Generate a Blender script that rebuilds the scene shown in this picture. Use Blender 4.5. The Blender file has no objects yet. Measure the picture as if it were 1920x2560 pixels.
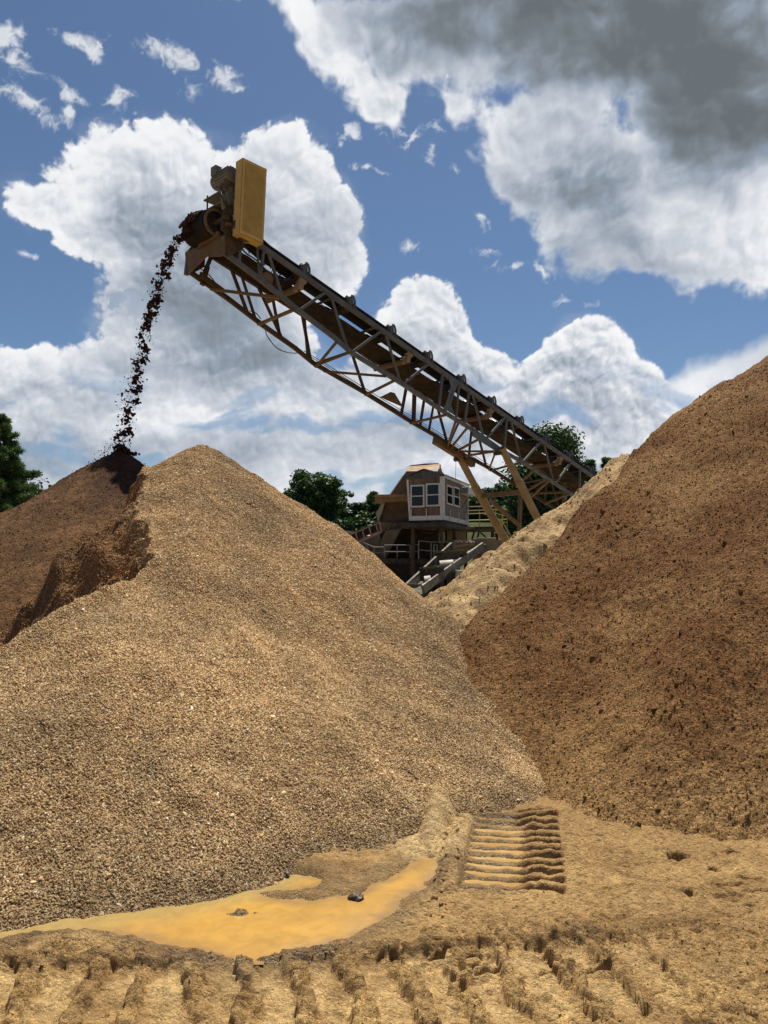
import bpy, math, random
import numpy as np
from mathutils import Vector, Matrix
R = math.radians
scene = bpy.context.scene
col = scene.collection
# ------------------------------------------------------------------ camera
PITCH = R(4.3); FPX = 1934.0; CAMZ = 1.7
cam_d = bpy.data.cameras.new('camera'); cam = bpy.data.objects.new('camera', cam_d); col.objects.link(cam)
cam.location = (0, 0, CAMZ); cam.rotation_euler = (R(90) + PITCH, 0, 0)
cam_d.sensor_fit = 'VERTICAL'; cam_d.sensor_height = 36; cam_d.lens = FPX / 2560 * 36
cam_d.clip_start = 0.1; cam_d.clip_end = 3000
scene.camera = cam
# ------------------------------------------------------------------ light and exposure
SUN_EL, SUN_AZ = R(68), R(22)          # azimuth measured from +Y (view) towards +X
scene.view_settings.view_transform = 'Standard'; scene.view_settings.look = 'None'
scene.view_settings.exposure = 0.38; scene.view_settings.gamma = 1
sun_d = bpy.data.lights.new('sun', 'SUN'); sun = bpy.data.objects.new('sun', sun_d); col.objects.link(sun)
sun_d.energy = 5.0; sun_d.angle = R(0.53); sun_d.color = (1, 0.93, 0.80)
sdir = Vector((math.cos(SUN_EL) * math.sin(SUN_AZ), math.cos(SUN_EL) * math.cos(SUN_AZ), math.sin(SUN_EL)))
sun.rotation_euler = sdir.to_track_quat('Z', 'Y').to_euler(); sun.location = sdir * 60

def ray(px, py):
    cx = (px - 960) / FPX; cy = (1280 - py) / FPX
    return Vector((cx, math.cos(PITCH) - cy * math.sin(PITCH), math.sin(PITCH) + cy * math.cos(PITCH)))
def at(px, py, Y):
    d = ray(px, py); return Vector((0, 0, CAMZ)) + d * (Y / d.y)
def gnd(px, py, z=0.0):
    d = ray(px, py); return Vector((0, 0, CAMZ)) + d * ((z - CAMZ) / d.z)
# ------------------------------------------------------------------ array noise
def _hash(ix, iy, seed):
    h = (ix.astype(np.int64) * 374761393 + iy.astype(np.int64) * 668265263 + seed * 1274126177) & 0xFFFFFFFF
    h = ((h ^ (h >> 13)) * 1103515245 + 12345) & 0xFFFFFFFF
    h = ((h ^ (h >> 15)) * 2246822519) & 0xFFFFFFFF
    return (h ^ (h >> 16)) & 0xFFFFFF
def perlin(x, y, seed=0):
    x = np.asarray(x, dtype=np.float64); y = np.asarray(y, dtype=np.float64)
    x0 = np.floor(x); y0 = np.floor(y); fx = x - x0; fy = y - y0
    u = fx * fx * fx * (fx * (fx * 6 - 15) + 10); v = fy * fy * fy * (fy * (fy * 6 - 15) + 10)
    def gr(dx, dy):
        a = _hash(x0 + dx, y0 + dy, seed) * (2 * math.pi / 16777216.0)
        return np.cos(a) * (fx - dx) + np.sin(a) * (fy - dy)
    a = gr(0, 0); b = gr(1, 0); c = gr(0, 1); d = gr(1, 1)
    return ((a + (b - a) * u) * (1 - v) + (c + (d - c) * u) * v) * 1.5
def fbm(x, y, seed=0, octaves=5, gain=0.5, lac=2.03):
    s = 0; a = 1.0
    for k in range(octaves):
        s = s + a * perlin(x + 17.3 * k, y - 9.1 * k, seed + k * 31); x = x * lac; y = y * lac; a *= gain
    return s
def worley(x, y, seed=0):
    """distance to the nearest feature point, and a random number of its cell"""
    x = np.asarray(x, dtype=np.float64); y = np.asarray(y, dtype=np.float64)
    x0 = np.floor(x); y0 = np.floor(y)
    best = np.full(np.shape(x), 9.0); rnd = np.zeros(np.shape(x))
    for dx in (-1, 0, 1):
        for dy in (-1, 0, 1):
            cx = x0 + dx; cy = y0 + dy
            h1 = _hash(cx, cy, seed) / 16777216.0; h2 = _hash(cx, cy, seed + 77) / 16777216.0
            d = (cx + h1 - x) ** 2 + (cy + h2 - y) ** 2
            k = d < best; best = np.where(k, d, best); rnd = np.where(k, _hash(cx, cy, seed + 191) / 16777216.0, rnd)
    return np.sqrt(best), rnd
def sstep(x, a, b):
    t = np.clip((x - a) / (b - a), 0, 1); return t * t * (3 - 2 * t)
def crevices(x, y, seed=0):
    """1 on the borders between irregular plates, 0 inside them"""
    x0 = np.floor(x); y0 = np.floor(y); a = np.full(np.shape(x), 9.0); b = np.full(np.shape(x), 9.0)
    for dx in (-1, 0, 1):
        for dy in (-1, 0, 1):
            cx = x0 + dx; cy = y0 + dy
            d = np.hypot(cx + _hash(cx, cy, seed) / 16777216.0 - x, cy + _hash(cx, cy, seed + 77) / 16777216.0 - y)
            b = np.where(d < a, a, np.minimum(b, d)); a = np.minimum(a, d)
    return 1 - sstep(b - a, .03, .24)
class NT:
    def __init__(s, t): s.t = t
    def n(s, typ, **kw):
        nd = s.t.nodes.new('ShaderNode' + typ)
        for k, v in kw.items(): setattr(nd, k, v)
        return nd
    def put(s, sock, v):
        if v is None: return
        if isinstance(v, bpy.types.NodeSocket): s.t.links.new(v, sock)
        else: sock.default_value = v
    def m(s, op, a, b=None, c=None, clamp=False):
        nd = s.n('Math', operation=op); nd.use_clamp = clamp
        s.put(nd.inputs[0], a); s.put(nd.inputs[1], b)
        if c is not None: s.put(nd.inputs[2], c)
        return nd.outputs[0]
    def vm(s, op, a, b=None, scale=None):
        nd = s.n('VectorMath', operation=op); s.put(nd.inputs[0], a)
        if b is not None: s.put(nd.inputs[1], b)
        if scale is not None: s.put(nd.inputs['Scale'], scale)
        return nd.outputs['Value'] if op in ('LENGTH', 'DOT_PRODUCT') else nd.outputs['Vector']
    def noise(s, vec, scale, detail=4, rough=0.5, dist=0.0, lac=2.0):
        nd = s.n('TexNoise'); s.put(nd.inputs['Vector'], vec); s.put(nd.inputs['Scale'], scale)
        s.put(nd.inputs['Detail'], detail); s.put(nd.inputs['Roughness'], rough); s.put(nd.inputs['Distortion'], dist); s.put(nd.inputs['Lacunarity'], lac)
        return nd.outputs[0]
    def noisec(s, vec, scale, detail=4, rough=0.5):
        nd = s.n('TexNoise'); s.put(nd.inputs['Vector'], vec); s.put(nd.inputs['Scale'], scale)
        s.put(nd.inputs['Detail'], detail); s.put(nd.inputs['Roughness'], rough)
        return nd.outputs['Color']
    def vor(s, vec, scale, feat='SMOOTH_F1', detail=0, rough=0.5, smooth=0.3, out='Distance', rand=1.0):
        nd = s.n('TexVoronoi', feature=feat); s.put(nd.inputs['Vector'], vec); s.put(nd.inputs['Scale'], scale)
        s.put(nd.inputs['Detail'], detail); s.put(nd.inputs['Roughness'], rough); s.put(nd.inputs['Randomness'], rand)
        if feat == 'SMOOTH_F1': s.put(nd.inputs['Smoothness'], smooth)
        return nd.outputs[out]
    def ss(s, x, lo, hi, a=0.0, b=1.0, kind='SMOOTHSTEP'):
        nd = s.n('MapRange', interpolation_type=kind)
        s.put(nd.inputs[0], x); s.put(nd.inputs[1], lo); s.put(nd.inputs[2], hi); s.put(nd.inputs[3], a); s.put(nd.inputs[4], b)
        return nd.outputs[0]
    def mix(s, f, a, b, blend='MIX'):
        nd = s.n('Mix', data_type='RGBA', blend_type=blend); s.put(nd.inputs[0], f)
        def c4(v): return v if isinstance(v, bpy.types.NodeSocket) else (tuple(v) + (1,) if len(v) == 3 else v)
        s.put(nd.inputs[6], c4(a)); s.put(nd.inputs[7], c4(b))
        return nd.outputs[2]
    def ramp(s, f, stops):
        nd = s.n('ValToRGB'); s.put(nd.inputs[0], f); e = nd.color_ramp.elements
        while len(e) < len(stops): e.new(0.5)
        for k, (p, c) in zip(e, stops): k.position = p; k.color = tuple(c) + (1,)
        return nd.outputs[0]

# cloud masses: (direction given by a point of the photograph, half-width, half-height, tilt, weight)
PUFFS = [ # crisp cumulus
 (290,450,190,115,-10,1),(440,430,170,100,0,1),(570,450,100,85,0,.9),(690,450,105,100,0,1),(790,560,85,85,0,1),(830,640,72,95,0,1),(330,560,180,110,30,.9),(560,620,240,170,0,1),(800,700,70,70,0,.9),(430,690,190,90,25,.9),(110,525,90,50,30,.75),(200,600,90,60,35,.8),
 (30,960,150,85,0,1),(150,1000,190,110,0,1),(280,960,110,85,0,1),(100,1150,260,160,0,1),(560,900,230,190,0,.9),(700,1050,400,160,0,.9),(900,1180,300,120,0,.9),
 (1050,770,88,68,0,1),(1010,800,60,50,0,.9),(1105,830,70,75,0,1),(1110,920,110,80,0,1),(1215,925,75,55,0,1),(1170,980,130,80,0,1),(1465,850,58,60,10,1),(1430,900,75,70,0,1),(1500,900,75,60,20,1),(1590,955,80,50,10,1),(1655,985,70,45,20,.9),(1370,930,70,60,0,1),(1300,975,90,70,0,1),(1250,1060,280,110,0,1),(1640,1070,150,85,20,1),(1460,960,130,80,0,1),(1000,880,90,80,0,.9),(1500,1120,350,130,0,1),(1080,1090,160,120,0,.9),
]
BANKS = [ # big ragged bank, upper right
 (690,20,150,70,30,1),(840,120,150,110,40,1),(960,250,95,85,20,1),(900,190,120,100,20,.9),(1010,110,110,110,0,1),(1250,60,420,140,0,1.3),(1600,110,560,230,0,1.5),(1750,300,330,200,0,1.4),
 (1330,310,150,130,0,1),(1300,420,115,110,0,1),(1480,480,220,160,20,1.1),(1440,560,90,70,20,.9),(1640,590,200,110,10,1),(1850,610,200,110,10,1.1),(1740,470,160,110,0,1.1),(1150,250,60,60,0,.5),
]
WISPS = [ # thin torn scraps
 (400,110,80,44,10,.95),(470,150,100,50,20,1),(565,190,62,34,42,.95),(490,215,40,40,0,.5),(200,90,70,30,25,.75),(240,125,38,50,0,.75),(20,90,60,60,40,.9),(80,150,90,34,30,.9),(30,140,100,40,20,.8),(180,255,40,60,0,.75),(290,245,55,55,30,.75),(45,240,90,50,30,.85),(130,200,60,20,0,.4),
 (845,360,75,28,-35,.95),(800,385,40,20,-20,.7),(1075,390,28,44,0,.95),(1128,435,24,30,0,.7),(900,437,60,18,10,.7),(1040,615,42,22,20,.8),(1195,560,22,50,-20,.6),(1290,665,70,22,-20,.7),(1390,675,50,18,20,.55),(50,628,30,10,30,.7),(1120,175,56,26,58,.95),(1080,300,60,24,-15,.5),(1000,330,60,30,10,.6),
 (1215,635,30,14,0,.5),(1430,745,60,16,0,.4),(1190,820,60,14,0,.4),(930,300,80,30,60,.5),
]
SOFT = [ # smooth distant layers
 (1760,940,190,60,-16,1),(1900,930,160,75,-16,1),(1850,1000,300,80,0,1),(500,1100,700,190,0,1),(500,800,240,240,0,1),(1400,1180,600,130,0,1),(900,1250,900,110,0,1),(120,1200,400,130,0,1),(960,1330,1400,170,0,1)]
SHADE = [ # where the clouds turn their grey side to the eye
 (1650,70,600,210,8,1.0),(1830,340,280,130,15,.95),(1250,30,450,110,5,.7),(1500,640,250,50,5,.28),(1350,430,200,120,20,.38),(1060,130,100,60,0,.35),(1600,220,260,90,20,.5),(1520,470,150,60,20,.5),(1690,470,110,60,20,.35),(1540,590,140,60,0,.35),(1400,380,80,50,0,.2),
 (430,510,180,80,0,.44),(560,590,260,120,0,.44),(300,570,120,60,0,.3),(520,760,260,130,0,.62),(650,900,330,90,0,.55),(700,480,50,50,0,.22),(550,1130,500,50,0,.35),(80,1040,140,40,0,.22),
 (130,1180,250,50,0,.4),(1080,850,60,30,0,.15),(1100,960,100,40,0,.28),(1440,950,70,40,0,.25),(1560,1030,160,35,0,.3),(1380,1080,260,30,0,.3),(1300,1000,60,30,0,.25),(1000,1080,200,40,0,.35),(250,1000,60,30,0,.2),(900,80,70,30,0,.2),
]

def stereo(d):
    """directions (n,3) -> plane coordinates in degrees round the direction 15 degrees above the horizon"""
    c, s_ = math.cos(R(15)), math.sin(R(15))
    y = d[:, 1] * c + d[:, 2] * s_; z = -d[:, 1] * s_ + d[:, 2] * c
    k = 2 / np.maximum(1 + y, 0.05)
    return np.degrees(d[:, 0] * k), np.degrees(z * k)
def ell_field(lst, X, Y, mode):
    acc = np.full(X.shape, -9.0) if mode != 'shade' else np.zeros(X.shape)
    for (px, py, rx, ry, rot, w) in lst:
        c = np.array([ray(px, py).normalized(), ray(px + rx, py).normalized(), ray(px, py + ry).normalized()])
        sx, sy = stereo(c)
        a = math.hypot(sx[1] - sx[0], sy[1] - sy[0]); b = math.hypot(sx[2] - sx[0], sy[2] - sy[0])
        dx = X - sx[0]; dy = Y - sy[0]; cr, sr = math.cos(R(rot)), math.sin(R(rot))
        u = (dx * cr - dy * sr) / a; v = (dx * sr + dy * cr) / b
        l = np.sqrt(u * u + v * v)
        if mode == 'shade': f = w * sstep(-l, -1.7, 0); acc = np.maximum(acc, f) + 0.3 * np.minimum(acc, f)
        else:
            f = w * (1 - l); k = 0.16; h = np.clip(0.5 + 0.5 * (f - acc) / k, 0, 1)
            acc = acc * (1 - h) + f * h + k * h * (1 - h)
    return acc
def clouds(d):
    X, Y = stereo(d)
    wx = fbm(X / 9, Y / 9, 1, 5); wy = fbm(X / 9, Y / 9, 2, 5)
    Xw = X + 1.0 * wx; Yw = Y + 1.0 * wy
    P = ell_field(PUFFS, Xw, Yw, ''); B = ell_field(BANKS, Xw + wx, Yw + wy, ''); Wi = ell_field(WISPS, X + .7 * wx, Y + .7 * wy, ''); So = ell_field(SOFT, X + 1.5 * wx, Y + 1.2 * wy, '')
    S = ell_field(SHADE, X + 2.2 * wx, Y + 2.2 * wy, 'shade')
    ax = fbm(X / 2.2, Y / 2.2, 11, 4); ay = fbm(X / 2.2, Y / 2.2, 12, 4)
    def bil(X, Y):
        s = 0
        for sc, amp, sd in ((3.4, 1.0, 5), (1.5, .66, 6), (.72, .44, 7), (.36, .26, 8), (.18, .13, 9)):
            w_, _ = worley(X / sc, Y / sc, sd)
            s = s + amp * (0.5 - 1.1 * w_ * w_)
        return s
    Xb = X + .35 * ax + .4 * wx; Yb = Y + .35 * ay + .4 * wy
    bl = bil(Xb, Yb)
    o = (-0.22, -0.42)
    dl = bl - bil(Xb - o[0], Yb - o[1])
    def rg(X, Y): return fbm(X / 5.0, Y / 5.0, 21, 8, 0.54)
    rag = rg(Xw, Yw); dr = rag - rg(Xw + 0.3, Yw + 0.5)
    st = fbm(Xw / 2.6 + .5 * ax, Yw / 2.0 + .5 * ay, 33, 7, 0.62)
    soft = sstep(S, 0.35, 0.95)
    dP = P + 0.30 * bl + 0.14 * rag + .03 * st
    dB = B + 0.42 * rag + 0.05 * bl
    dW = 1.15 * Wi - 0.22 + 0.62 * st
    aP = sstep(dP + .05 * st, -0.02, 0.15); aB = sstep(dB + .06 * st, 0.0, 0.40); aW = 0.9 * sstep(dW, 0.0, 0.75)
    aS = 0.93 * sstep(So + 0.25 * rag, 0.0, 0.55)
    veil = 0.35 * sstep(P, -0.5, 0.1) * sstep(rag, -0.4, 0.9)
    alpha = np.maximum(np.maximum(aP, aB), np.maximum(np.maximum(aW, aS), veil))
    puffy = sstep(P - B, -0.2, 0.1)
    rel = puffy * (0.27 + .2 * sstep(X, 1, 6)) * dl * (1 - .6 * soft) + (1 - puffy) * 0.30 * dr
    rel = rel + (1 - puffy) * .0
    thick = sstep(np.maximum(dP, dB), 0.05, 0.75)
    big = fbm(Xw / 8, Yw / 6, 41, 5, 0.45)
    shade = S + 0.18 * thick - 0.05 + 0.12 * big + 0.30 * fbm(Xw / 4, Yw / 3.2, 47, 4) * soft * (1 - puffy) - rel
    mm = np.maximum(np.maximum(aP, aB), aW)
    far = 0.30 + 0.22 * big + 0.30 * rag * sstep(Y, 12, -12) + 0.5 * (S - .25) - .12 * sstep(X, 15, 23)
    low = sstep(Y, -2.5, -9.0)                       # near the skyline the heaps melt into soft layers
    shade = shade * (1 - .55 * low) + far * .55 * low
    shade = np.where(aW >= np.maximum(aP, aB), .13 - .1 * st, shade)
    shade = shade * mm + far * (1 - mm)
    ps = [-.2, 0.0, 0.2, 0.42, 0.62, 0.85, 1.15]
    cs = [(1.0, 1.0, 1.0), (.90, .91, .94), (.66, .70, .76), (.46, .51, .59), (.30, .355, .43), (.205, .235, .265), (.15, .175, .195)]
    rgb = np.stack([np.interp(shade, ps, [c[k] for c in cs]) for k in range(3)], 1)
    gap = sstep(Y, 1.5, -4.0) * sstep(fbm(Xw / 6.5 + 3, Yw / 2.6, 53, 5), .05, .6)
    alpha = alpha * (1 - .72 * gap)                  # thin blue gaps between the layers above the skyline
    return np.clip(alpha, 0, 1), rgb
# ------------------------------------------------------------------ world: Nishita daylight
SKYSTR = 0.075
def sky_node(N):
    sk = N.n('TexSky', sky_type='NISHITA'); sk.sun_disc = False; sk.sun_elevation = SUN_EL; sk.sun_rotation = SUN_AZ
    sk.altitude = 400; sk.air_density = 1.0; sk.dust_density = 0.7; sk.ozone_density = 3.0
    return sk
world = bpy.data.worlds.new('World'); scene.world = world; world.use_nodes = True
WT = world.node_tree; WT.nodes.clear(); Wn = NT(WT)
bg = Wn.n('Background'); Wn.put(bg.inputs[0], sky_node(Wn).outputs[0]); bg.inputs[1].default_value = SKYSTR
wo = Wn.n('OutputWorld'); WT.links.new(bg.outputs[0], wo.inputs[0])

def mat(name):
    m = bpy.data.materials.new(name); m.use_nodes = True; m.node_tree.nodes.clear(); return m, NT(m.node_tree)
def mesh_np(name, V, F, parent=None, material=None, smooth=False, loc=None):
    """mesh object from arrays: V (n,3), F (m,3) or (m,4)"""
    V = np.asarray(V, dtype=np.float32); F = np.asarray(F, dtype=np.int32)
    me = bpy.data.meshes.new(name); k = F.shape[1]
    me.vertices.add(len(V)); me.vertices.foreach_set('co', V.ravel())
    me.loops.add(F.size); me.loops.foreach_set('vertex_index', F.ravel())
    me.polygons.add(len(F)); me.polygons.foreach_set('loop_start', np.arange(0, F.size, k, dtype=np.int32))
    me.polygons.foreach_set('use_smooth', np.full(len(F), bool(smooth)))
    me.update(calc_edges=True)
    if material: me.materials.append(material)
    o = bpy.data.objects.new(name, me); col.objects.link(o)
    if parent: o.parent = parent
    return o
def vcol(o, name, rgb):
    a = o.data.color_attributes.new(name, 'FLOAT_COLOR', 'POINT')
    rgba = np.ones((len(rgb), 4), dtype=np.float32); rgba[:, :rgb.shape[1]] = rgb
    a.data.foreach_set('color', rgba.ravel())
def tag(o, label=None, cat=None, group=None, kind=None):
    if label: o['label'] = label
    if cat: o['category'] = cat
    if group: o['group'] = group
    if kind: o['kind'] = kind
    return o
def grid_faces(nx, ny):
    i = np.arange(nx * ny).reshape(ny, nx)
    return np.stack([i[:-1, :-1].ravel(), i[:-1, 1:].ravel(), i[1:, 1:].ravel(), i[1:, :-1].ravel()], 1)

def build_sky():
    az = np.concatenate([np.arange(-180, -34, 1.5), np.arange(-34, 34.001, 0.07), np.arange(35.5, 180.01, 1.5)])
    el = np.concatenate([np.arange(-3, -0.5, .5), np.arange(-0.5, 40.001, 0.07), np.arange(41, 51, 1.0)])
    A, E = np.meshgrid(np.radians(az), np.radians(el))
    d = np.stack([np.sin(A) * np.cos(E), np.cos(A) * np.cos(E), np.sin(E)], -1).reshape(-1, 3)
    a, rgb = clouds(d)
    m, N = mat('sky_light')
    geo = N.n('NewGeometry'); dv = N.vm('NORMALIZE', geo.outputs['Position'])
    sk = sky_node(N); N.put(sk.inputs[0], dv)
    at1 = N.n('Attribute', attribute_name='cloud'); at2 = N.n('Attribute', attribute_name='cover')
    base = N.mix(1.0, sk.outputs[0], (.70, .78, .83), 'MULTIPLY')
    c = N.mix(at2.outputs['Fac'], base, N.vm('SCALE', at1.outputs['Color'], scale=0.73 / SKYSTR))
    em = N.n('Emission'); N.put(em.inputs[0], c); em.inputs[1].default_value = SKYSTR
    mo = N.n('OutputMaterial'); N.t.links.new(em.outputs[0], mo.inputs[0])
    m.cycles.emission_sampling = 'NONE'
    o = mesh_np('sky', d * 1500.0, grid_faces(len(az), len(el)), material=m, smooth=True)
    vcol(o, 'cloud', rgb); vcol(o, 'cover', np.repeat(a[:, None], 3, 1))
    tag(o, kind='structure')
build_sky()
# ------------------------------------------------------------------ mesh library
class MB:
    def __init__(s): s.v = []; s.f = []
    def add(s, vs, fs):
        k = len(s.v); s.v += [Vector(v) for v in vs]; s.f += [tuple(i + k for i in f) for f in fs]; return s
    def hexa(s, p):       # 8 points: bottom 4 then top 4
        return s.add(p, [(3, 2, 1, 0), (4, 5, 6, 7), (0, 1, 5, 4), (1, 2, 6, 5), (2, 3, 7, 6), (3, 0, 4, 7)])
    def box(s, c, size, ax=None):
        c = Vector(c); ax = ax or (Vector((1, 0, 0)), Vector((0, 1, 0)), Vector((0, 0, 1)))
        h = [a * (d / 2) for a, d in zip(ax, size)]
        return s.hexa([c + h[0] * a + h[1] * b + h[2] * e for e in (-1, 1) for a, b in ((-1, -1), (1, -1), (1, 1), (-1, 1))])
    def bar(s, p, q, w, h=None, up=(0, 0, 1)):
        p = Vector(p); q = Vector(q); h = h or w; d = (q - p); L = d.length; d.normalize()
        up = Vector(up); x = d.cross(up)
        if x.length < 1e-3: x = d.cross(Vector((0, 1, 0)))
        x.normalize(); z = x.cross(d)
        return s.box((p + q) / 2, (L, w, h), (d, x, z))
    def angle(s, p, q, w, t=0.008, side=(0, 1, 0), up=(0, 0, 1)):
        """an angle iron: two thin flanges along p-q"""
        p = Vector(p); q = Vector(q); d = (q - p).normalized(); u = Vector(up); u = (u - d * u.dot(d)).normalized(); x = Vector(side); x = (x - d * x.dot(d) - u * x.dot(u)).normalized()
        L = (q - p).length; c = (p + q) / 2
        s.box(c, (L, t, w), (d, x, u)); s.box(c + x * (w / 2 + t * .4) - u * (w / 2 - t / 2), (L, w - t, t), (d, x, u)); return s
    def tube(s, pts, r, n=10, cap=True, r2=None):
        pts = [Vector(p) for p in pts]; k0 = len(s.v); m = len(pts); ref = None
        for i, p in enumerate(pts):
            d = (pts[min(i + 1, m - 1)] - pts[max(i - 1, 0)]).normalized()
            if ref is None: ref = d.orthogonal().normalized()
            x = (ref - d * ref.dot(d)).normalized(); ref = x; y = d.cross(x)
            rr = r if r2 is None else r + (r2 - r) * i / (m - 1)
            if isinstance(r, (list, tuple)): rr = r[i]
            for a in range(n):
                t = 2 * math.pi * a / n; s.v.append(p + x * (math.cos(t) * rr) + y * (math.sin(t) * rr))
        for i in range(m - 1):
            for a in range(n):
                b = (a + 1) % n; s.f.append((k0 + i * n + a, k0 + i * n + b, k0 + (i + 1) * n + b, k0 + (i + 1) * n + a))
        if cap: s.f.append(tuple(k0 + a for a in range(n))[::-1]); s.f.append(tuple(k0 + (m - 1) * n + a for a in range(n)))
        return s
    def prism(s, poly, ext):
        """poly: 3-D points of a flat outline, extruded by the vector ext"""
        poly = [Vector(p) for p in poly]; n = len(poly); e = Vector(ext)
        vs = poly + [p + e for p in poly]
        return s.add(vs, [tuple(range(n))[::-1], tuple(range(n, 2 * n))] + [(i, (i + 1) % n, n + (i + 1) % n, n + i) for i in range(n)])
    def build(s, name, material, parent=None, smooth=False, bevel=0.0):
        me = bpy.data.meshes.new(name); off = parent_origin(parent)
        me.from_pydata([v - off for v in s.v], [], s.f); me.update()
        if smooth:
            me.polygons.foreach_set('use_smooth', [True] * len(me.polygons))
            try: me.set_sharp_from_angle(angle=R(40))
            except Exception: pass
        if material: me.materials.append(material)
        o = bpy.data.objects.new(name, me); col.objects.link(o)
        if parent is not None: o.parent = parent
        if bevel:
            b = o.modifiers.new('bevel', 'BEVEL'); b.width = bevel; b.segments = 1; b.limit_method = 'ANGLE'
        return o
def parent_origin(p):
    v = Vector((0, 0, 0))
    while p is not None: v += p.location; p = p.parent
    return v
def thing(name, label, cat, loc=(0, 0, 0), group=None):
    o = bpy.data.objects.new(name, None); col.objects.link(o); o.location = loc; o.empty_display_size = .3
    return tag(o, label, cat, group)

def surf(name, c1, c2=None, rough=0.6, metal=0.0, nscale=6.0, dirt=None, dirt_amt=0.5, bump=0.0, bscale=40, spec=0.5, c3=None, streak=False, grime_scale=2.5):
    """painted / rusted / weathered surface: two tones broken up by noise, plus a dirt colour in patches"""
    m, N = mat(name); tc = N.n('TexCoord'); v = tc.outputs['Object']
    if streak: v = N.vm('MULTIPLY', v, (1, 1, 0.12))
    c = N.mix(N.ss(N.noise(v, nscale, 6, .6), .35, .65), c1, c2 or tuple(k * .7 for k in c1))
    if dirt:
        c = N.mix(N.m('MULTIPLY', N.ss(N.noise(v, grime_scale, 8, .68), .48, .62), dirt_amt), c, dirt)
    if c3: c = N.mix(N.ss(N.noise(v, nscale * 5, 4, .6), .62, .70), c, c3)
    p = N.n('BsdfPrincipled'); N.put(p.inputs['Base Color'], c)
    N.put(p.inputs['Roughness'], N.ss(N.noise(v, nscale * 2, 3), .3, .7, max(rough - .12, .02), min(rough + .12, 1)))
    p.inputs['Metallic'].default_value = metal; p.inputs['Specular IOR Level'].default_value = spec
    if bump:
        b = N.n('Bump'); b.inputs['Strength'].default_value = 1; b.inputs['Distance'].default_value = bump
        N.put(b.inputs['Height'], N.noise(v, bscale, 5, .6)); N.put(p.inputs['Normal'], b.outputs[0])
    mo = N.n('OutputMaterial'); N.t.links.new(p.outputs[0], mo.inputs[0])
    return m
def attr_mat(name, rough=0.9, bump=0.0, bscale=60, spec=0.3, nvar=0.25, nsc=30, fine=None, attr='tint', wet=False, grit=None):
    """earth: colour from the mesh's own tint attribute, broken up by noise and grain"""
    m, N = mat(name); tc = N.n('TexCoord'); v = tc.outputs['Object']
    a = N.n('Attribute', attribute_name=attr)
    f = N.ss(N.noise(v, nsc, 8, .65), .3, .7, 1 - nvar, 1 + nvar)
    c = N.vm('SCALE', a.outputs['Color'], scale=f)
    p = N.n('BsdfPrincipled')
    if fine:
        g = N.noise(v, fine[0], 3, .6); c = N.vm('SCALE', c, scale=N.ss(g, .3, .7, 1 - fine[1], 1 + fine[1]))
    if grit:                                          # single grains: own tone and own little hump
        vn = N.n('TexVoronoi', feature='F1'); N.put(vn.inputs['Vector'], N.vm('ADD', v, N.vm('SCALE', N.noisec(v, grit[0] * .5, 2), scale=.012))); N.put(vn.inputs['Scale'], grit[0])
        sp = N.n('SeparateColor'); N.put(sp.inputs[0], vn.outputs['Color'])
        c = N.vm('SCALE', c, scale=N.ss(sp.outputs[0], 0, 1, 1 - grit[1], 1 + grit[1] * .8, 'LINEAR'))
        gh = N.m('MULTIPLY', N.m('SUBTRACT', .6, vn.outputs['Distance']), N.m('ADD', sp.outputs[1], .3))
    N.put(p.inputs['Base Color'], c)
    p.inputs['Specular IOR Level'].default_value = spec
    if wet:
        w = N.n('Attribute', attribute_name='wet')
        N.put(p.inputs['Roughness'], N.ss(w.outputs['Fac'], 0, 1, rough, 0.16))
        N.put(p.inputs['Specular IOR Level'], N.ss(w.outputs['Fac'], 0, 1, spec, 0.6))
    else: p.inputs['Roughness'].default_value = rough
    if bump:
        h = N.m('ADD', N.noise(v, bscale, 6, .7), N.m('MULTIPLY', N.noise(v, bscale * 4, 3, .6), .3))
        b = N.n('Bump'); b.inputs['Strength'].default_value = 1; b.inputs['Distance'].default_value = bump
        N.put(b.inputs['Height'], N.m('MULTIPLY_ADD', gh, grit[2], h) if grit else h); N.put(p.inputs['Normal'], b.outputs[0])
    mo = N.n('OutputMaterial'); N.t.links.new(p.outputs[0], mo.inputs[0])
    return m
# ------------------------------------------------------------------ piles and ground (height functions in metres)
SL = 0.65
GA = (-2.12, 9.2); GH = 3.2                 # gravel apex
KA = (-3.95, 11.5); KH = 3.46               # dark heap under the belt
# ---- clod relief shared by the earthy piles
def clods(x, y, sc, seed, thr=.4):
    w_, r_ = worley(x * sc + .4 * perlin(x * sc, y * sc, seed + 3), y * sc + .4 * perlin(x * sc, y * sc, seed + 4), seed)
    return np.maximum(0, .62 - w_) * (.35 + r_) * (r_ > thr)

def cl(x, y, sc, seed):
    w_, r_ = worley(x * sc + .45 * perlin(x * sc * .7, y * sc * .7, seed + 3), y * sc + .45 * perlin(x * sc * .7, y * sc * .7, seed + 4), seed)
    return (.55 - w_) * (.45 + .9 * r_)
def plates(x, y, sx, sy, seed, cap=.20):
    w_, r_ = worley(x * sx + .4 * perlin(x * sx * .8, y * sy * .8, seed + 3), y * sy + .4 * perlin(x * sx * .8, y * sy * .8, seed + 4), seed)
    return np.minimum(cap, .60 - w_) / cap * (.55 + .6 * r_)
def cone(x, y, c, h, sl, rnd=0.25):
    d = np.sqrt((x - c[0]) ** 2 + (y - c[1]) ** 2 + rnd ** 2) - rnd
    return h - sl * d
def seg_dist(x, y, a, b):
    ax, ay = a; bx, by = b; dx, dy = bx - ax, by - ay
    t = np.clip(((x - ax) * dx + (y - ay) * dy) / (dx * dx + dy * dy), 0, 1)
    return np.hypot(x - ax - t * dx, y - ay - t * dy), t
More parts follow.
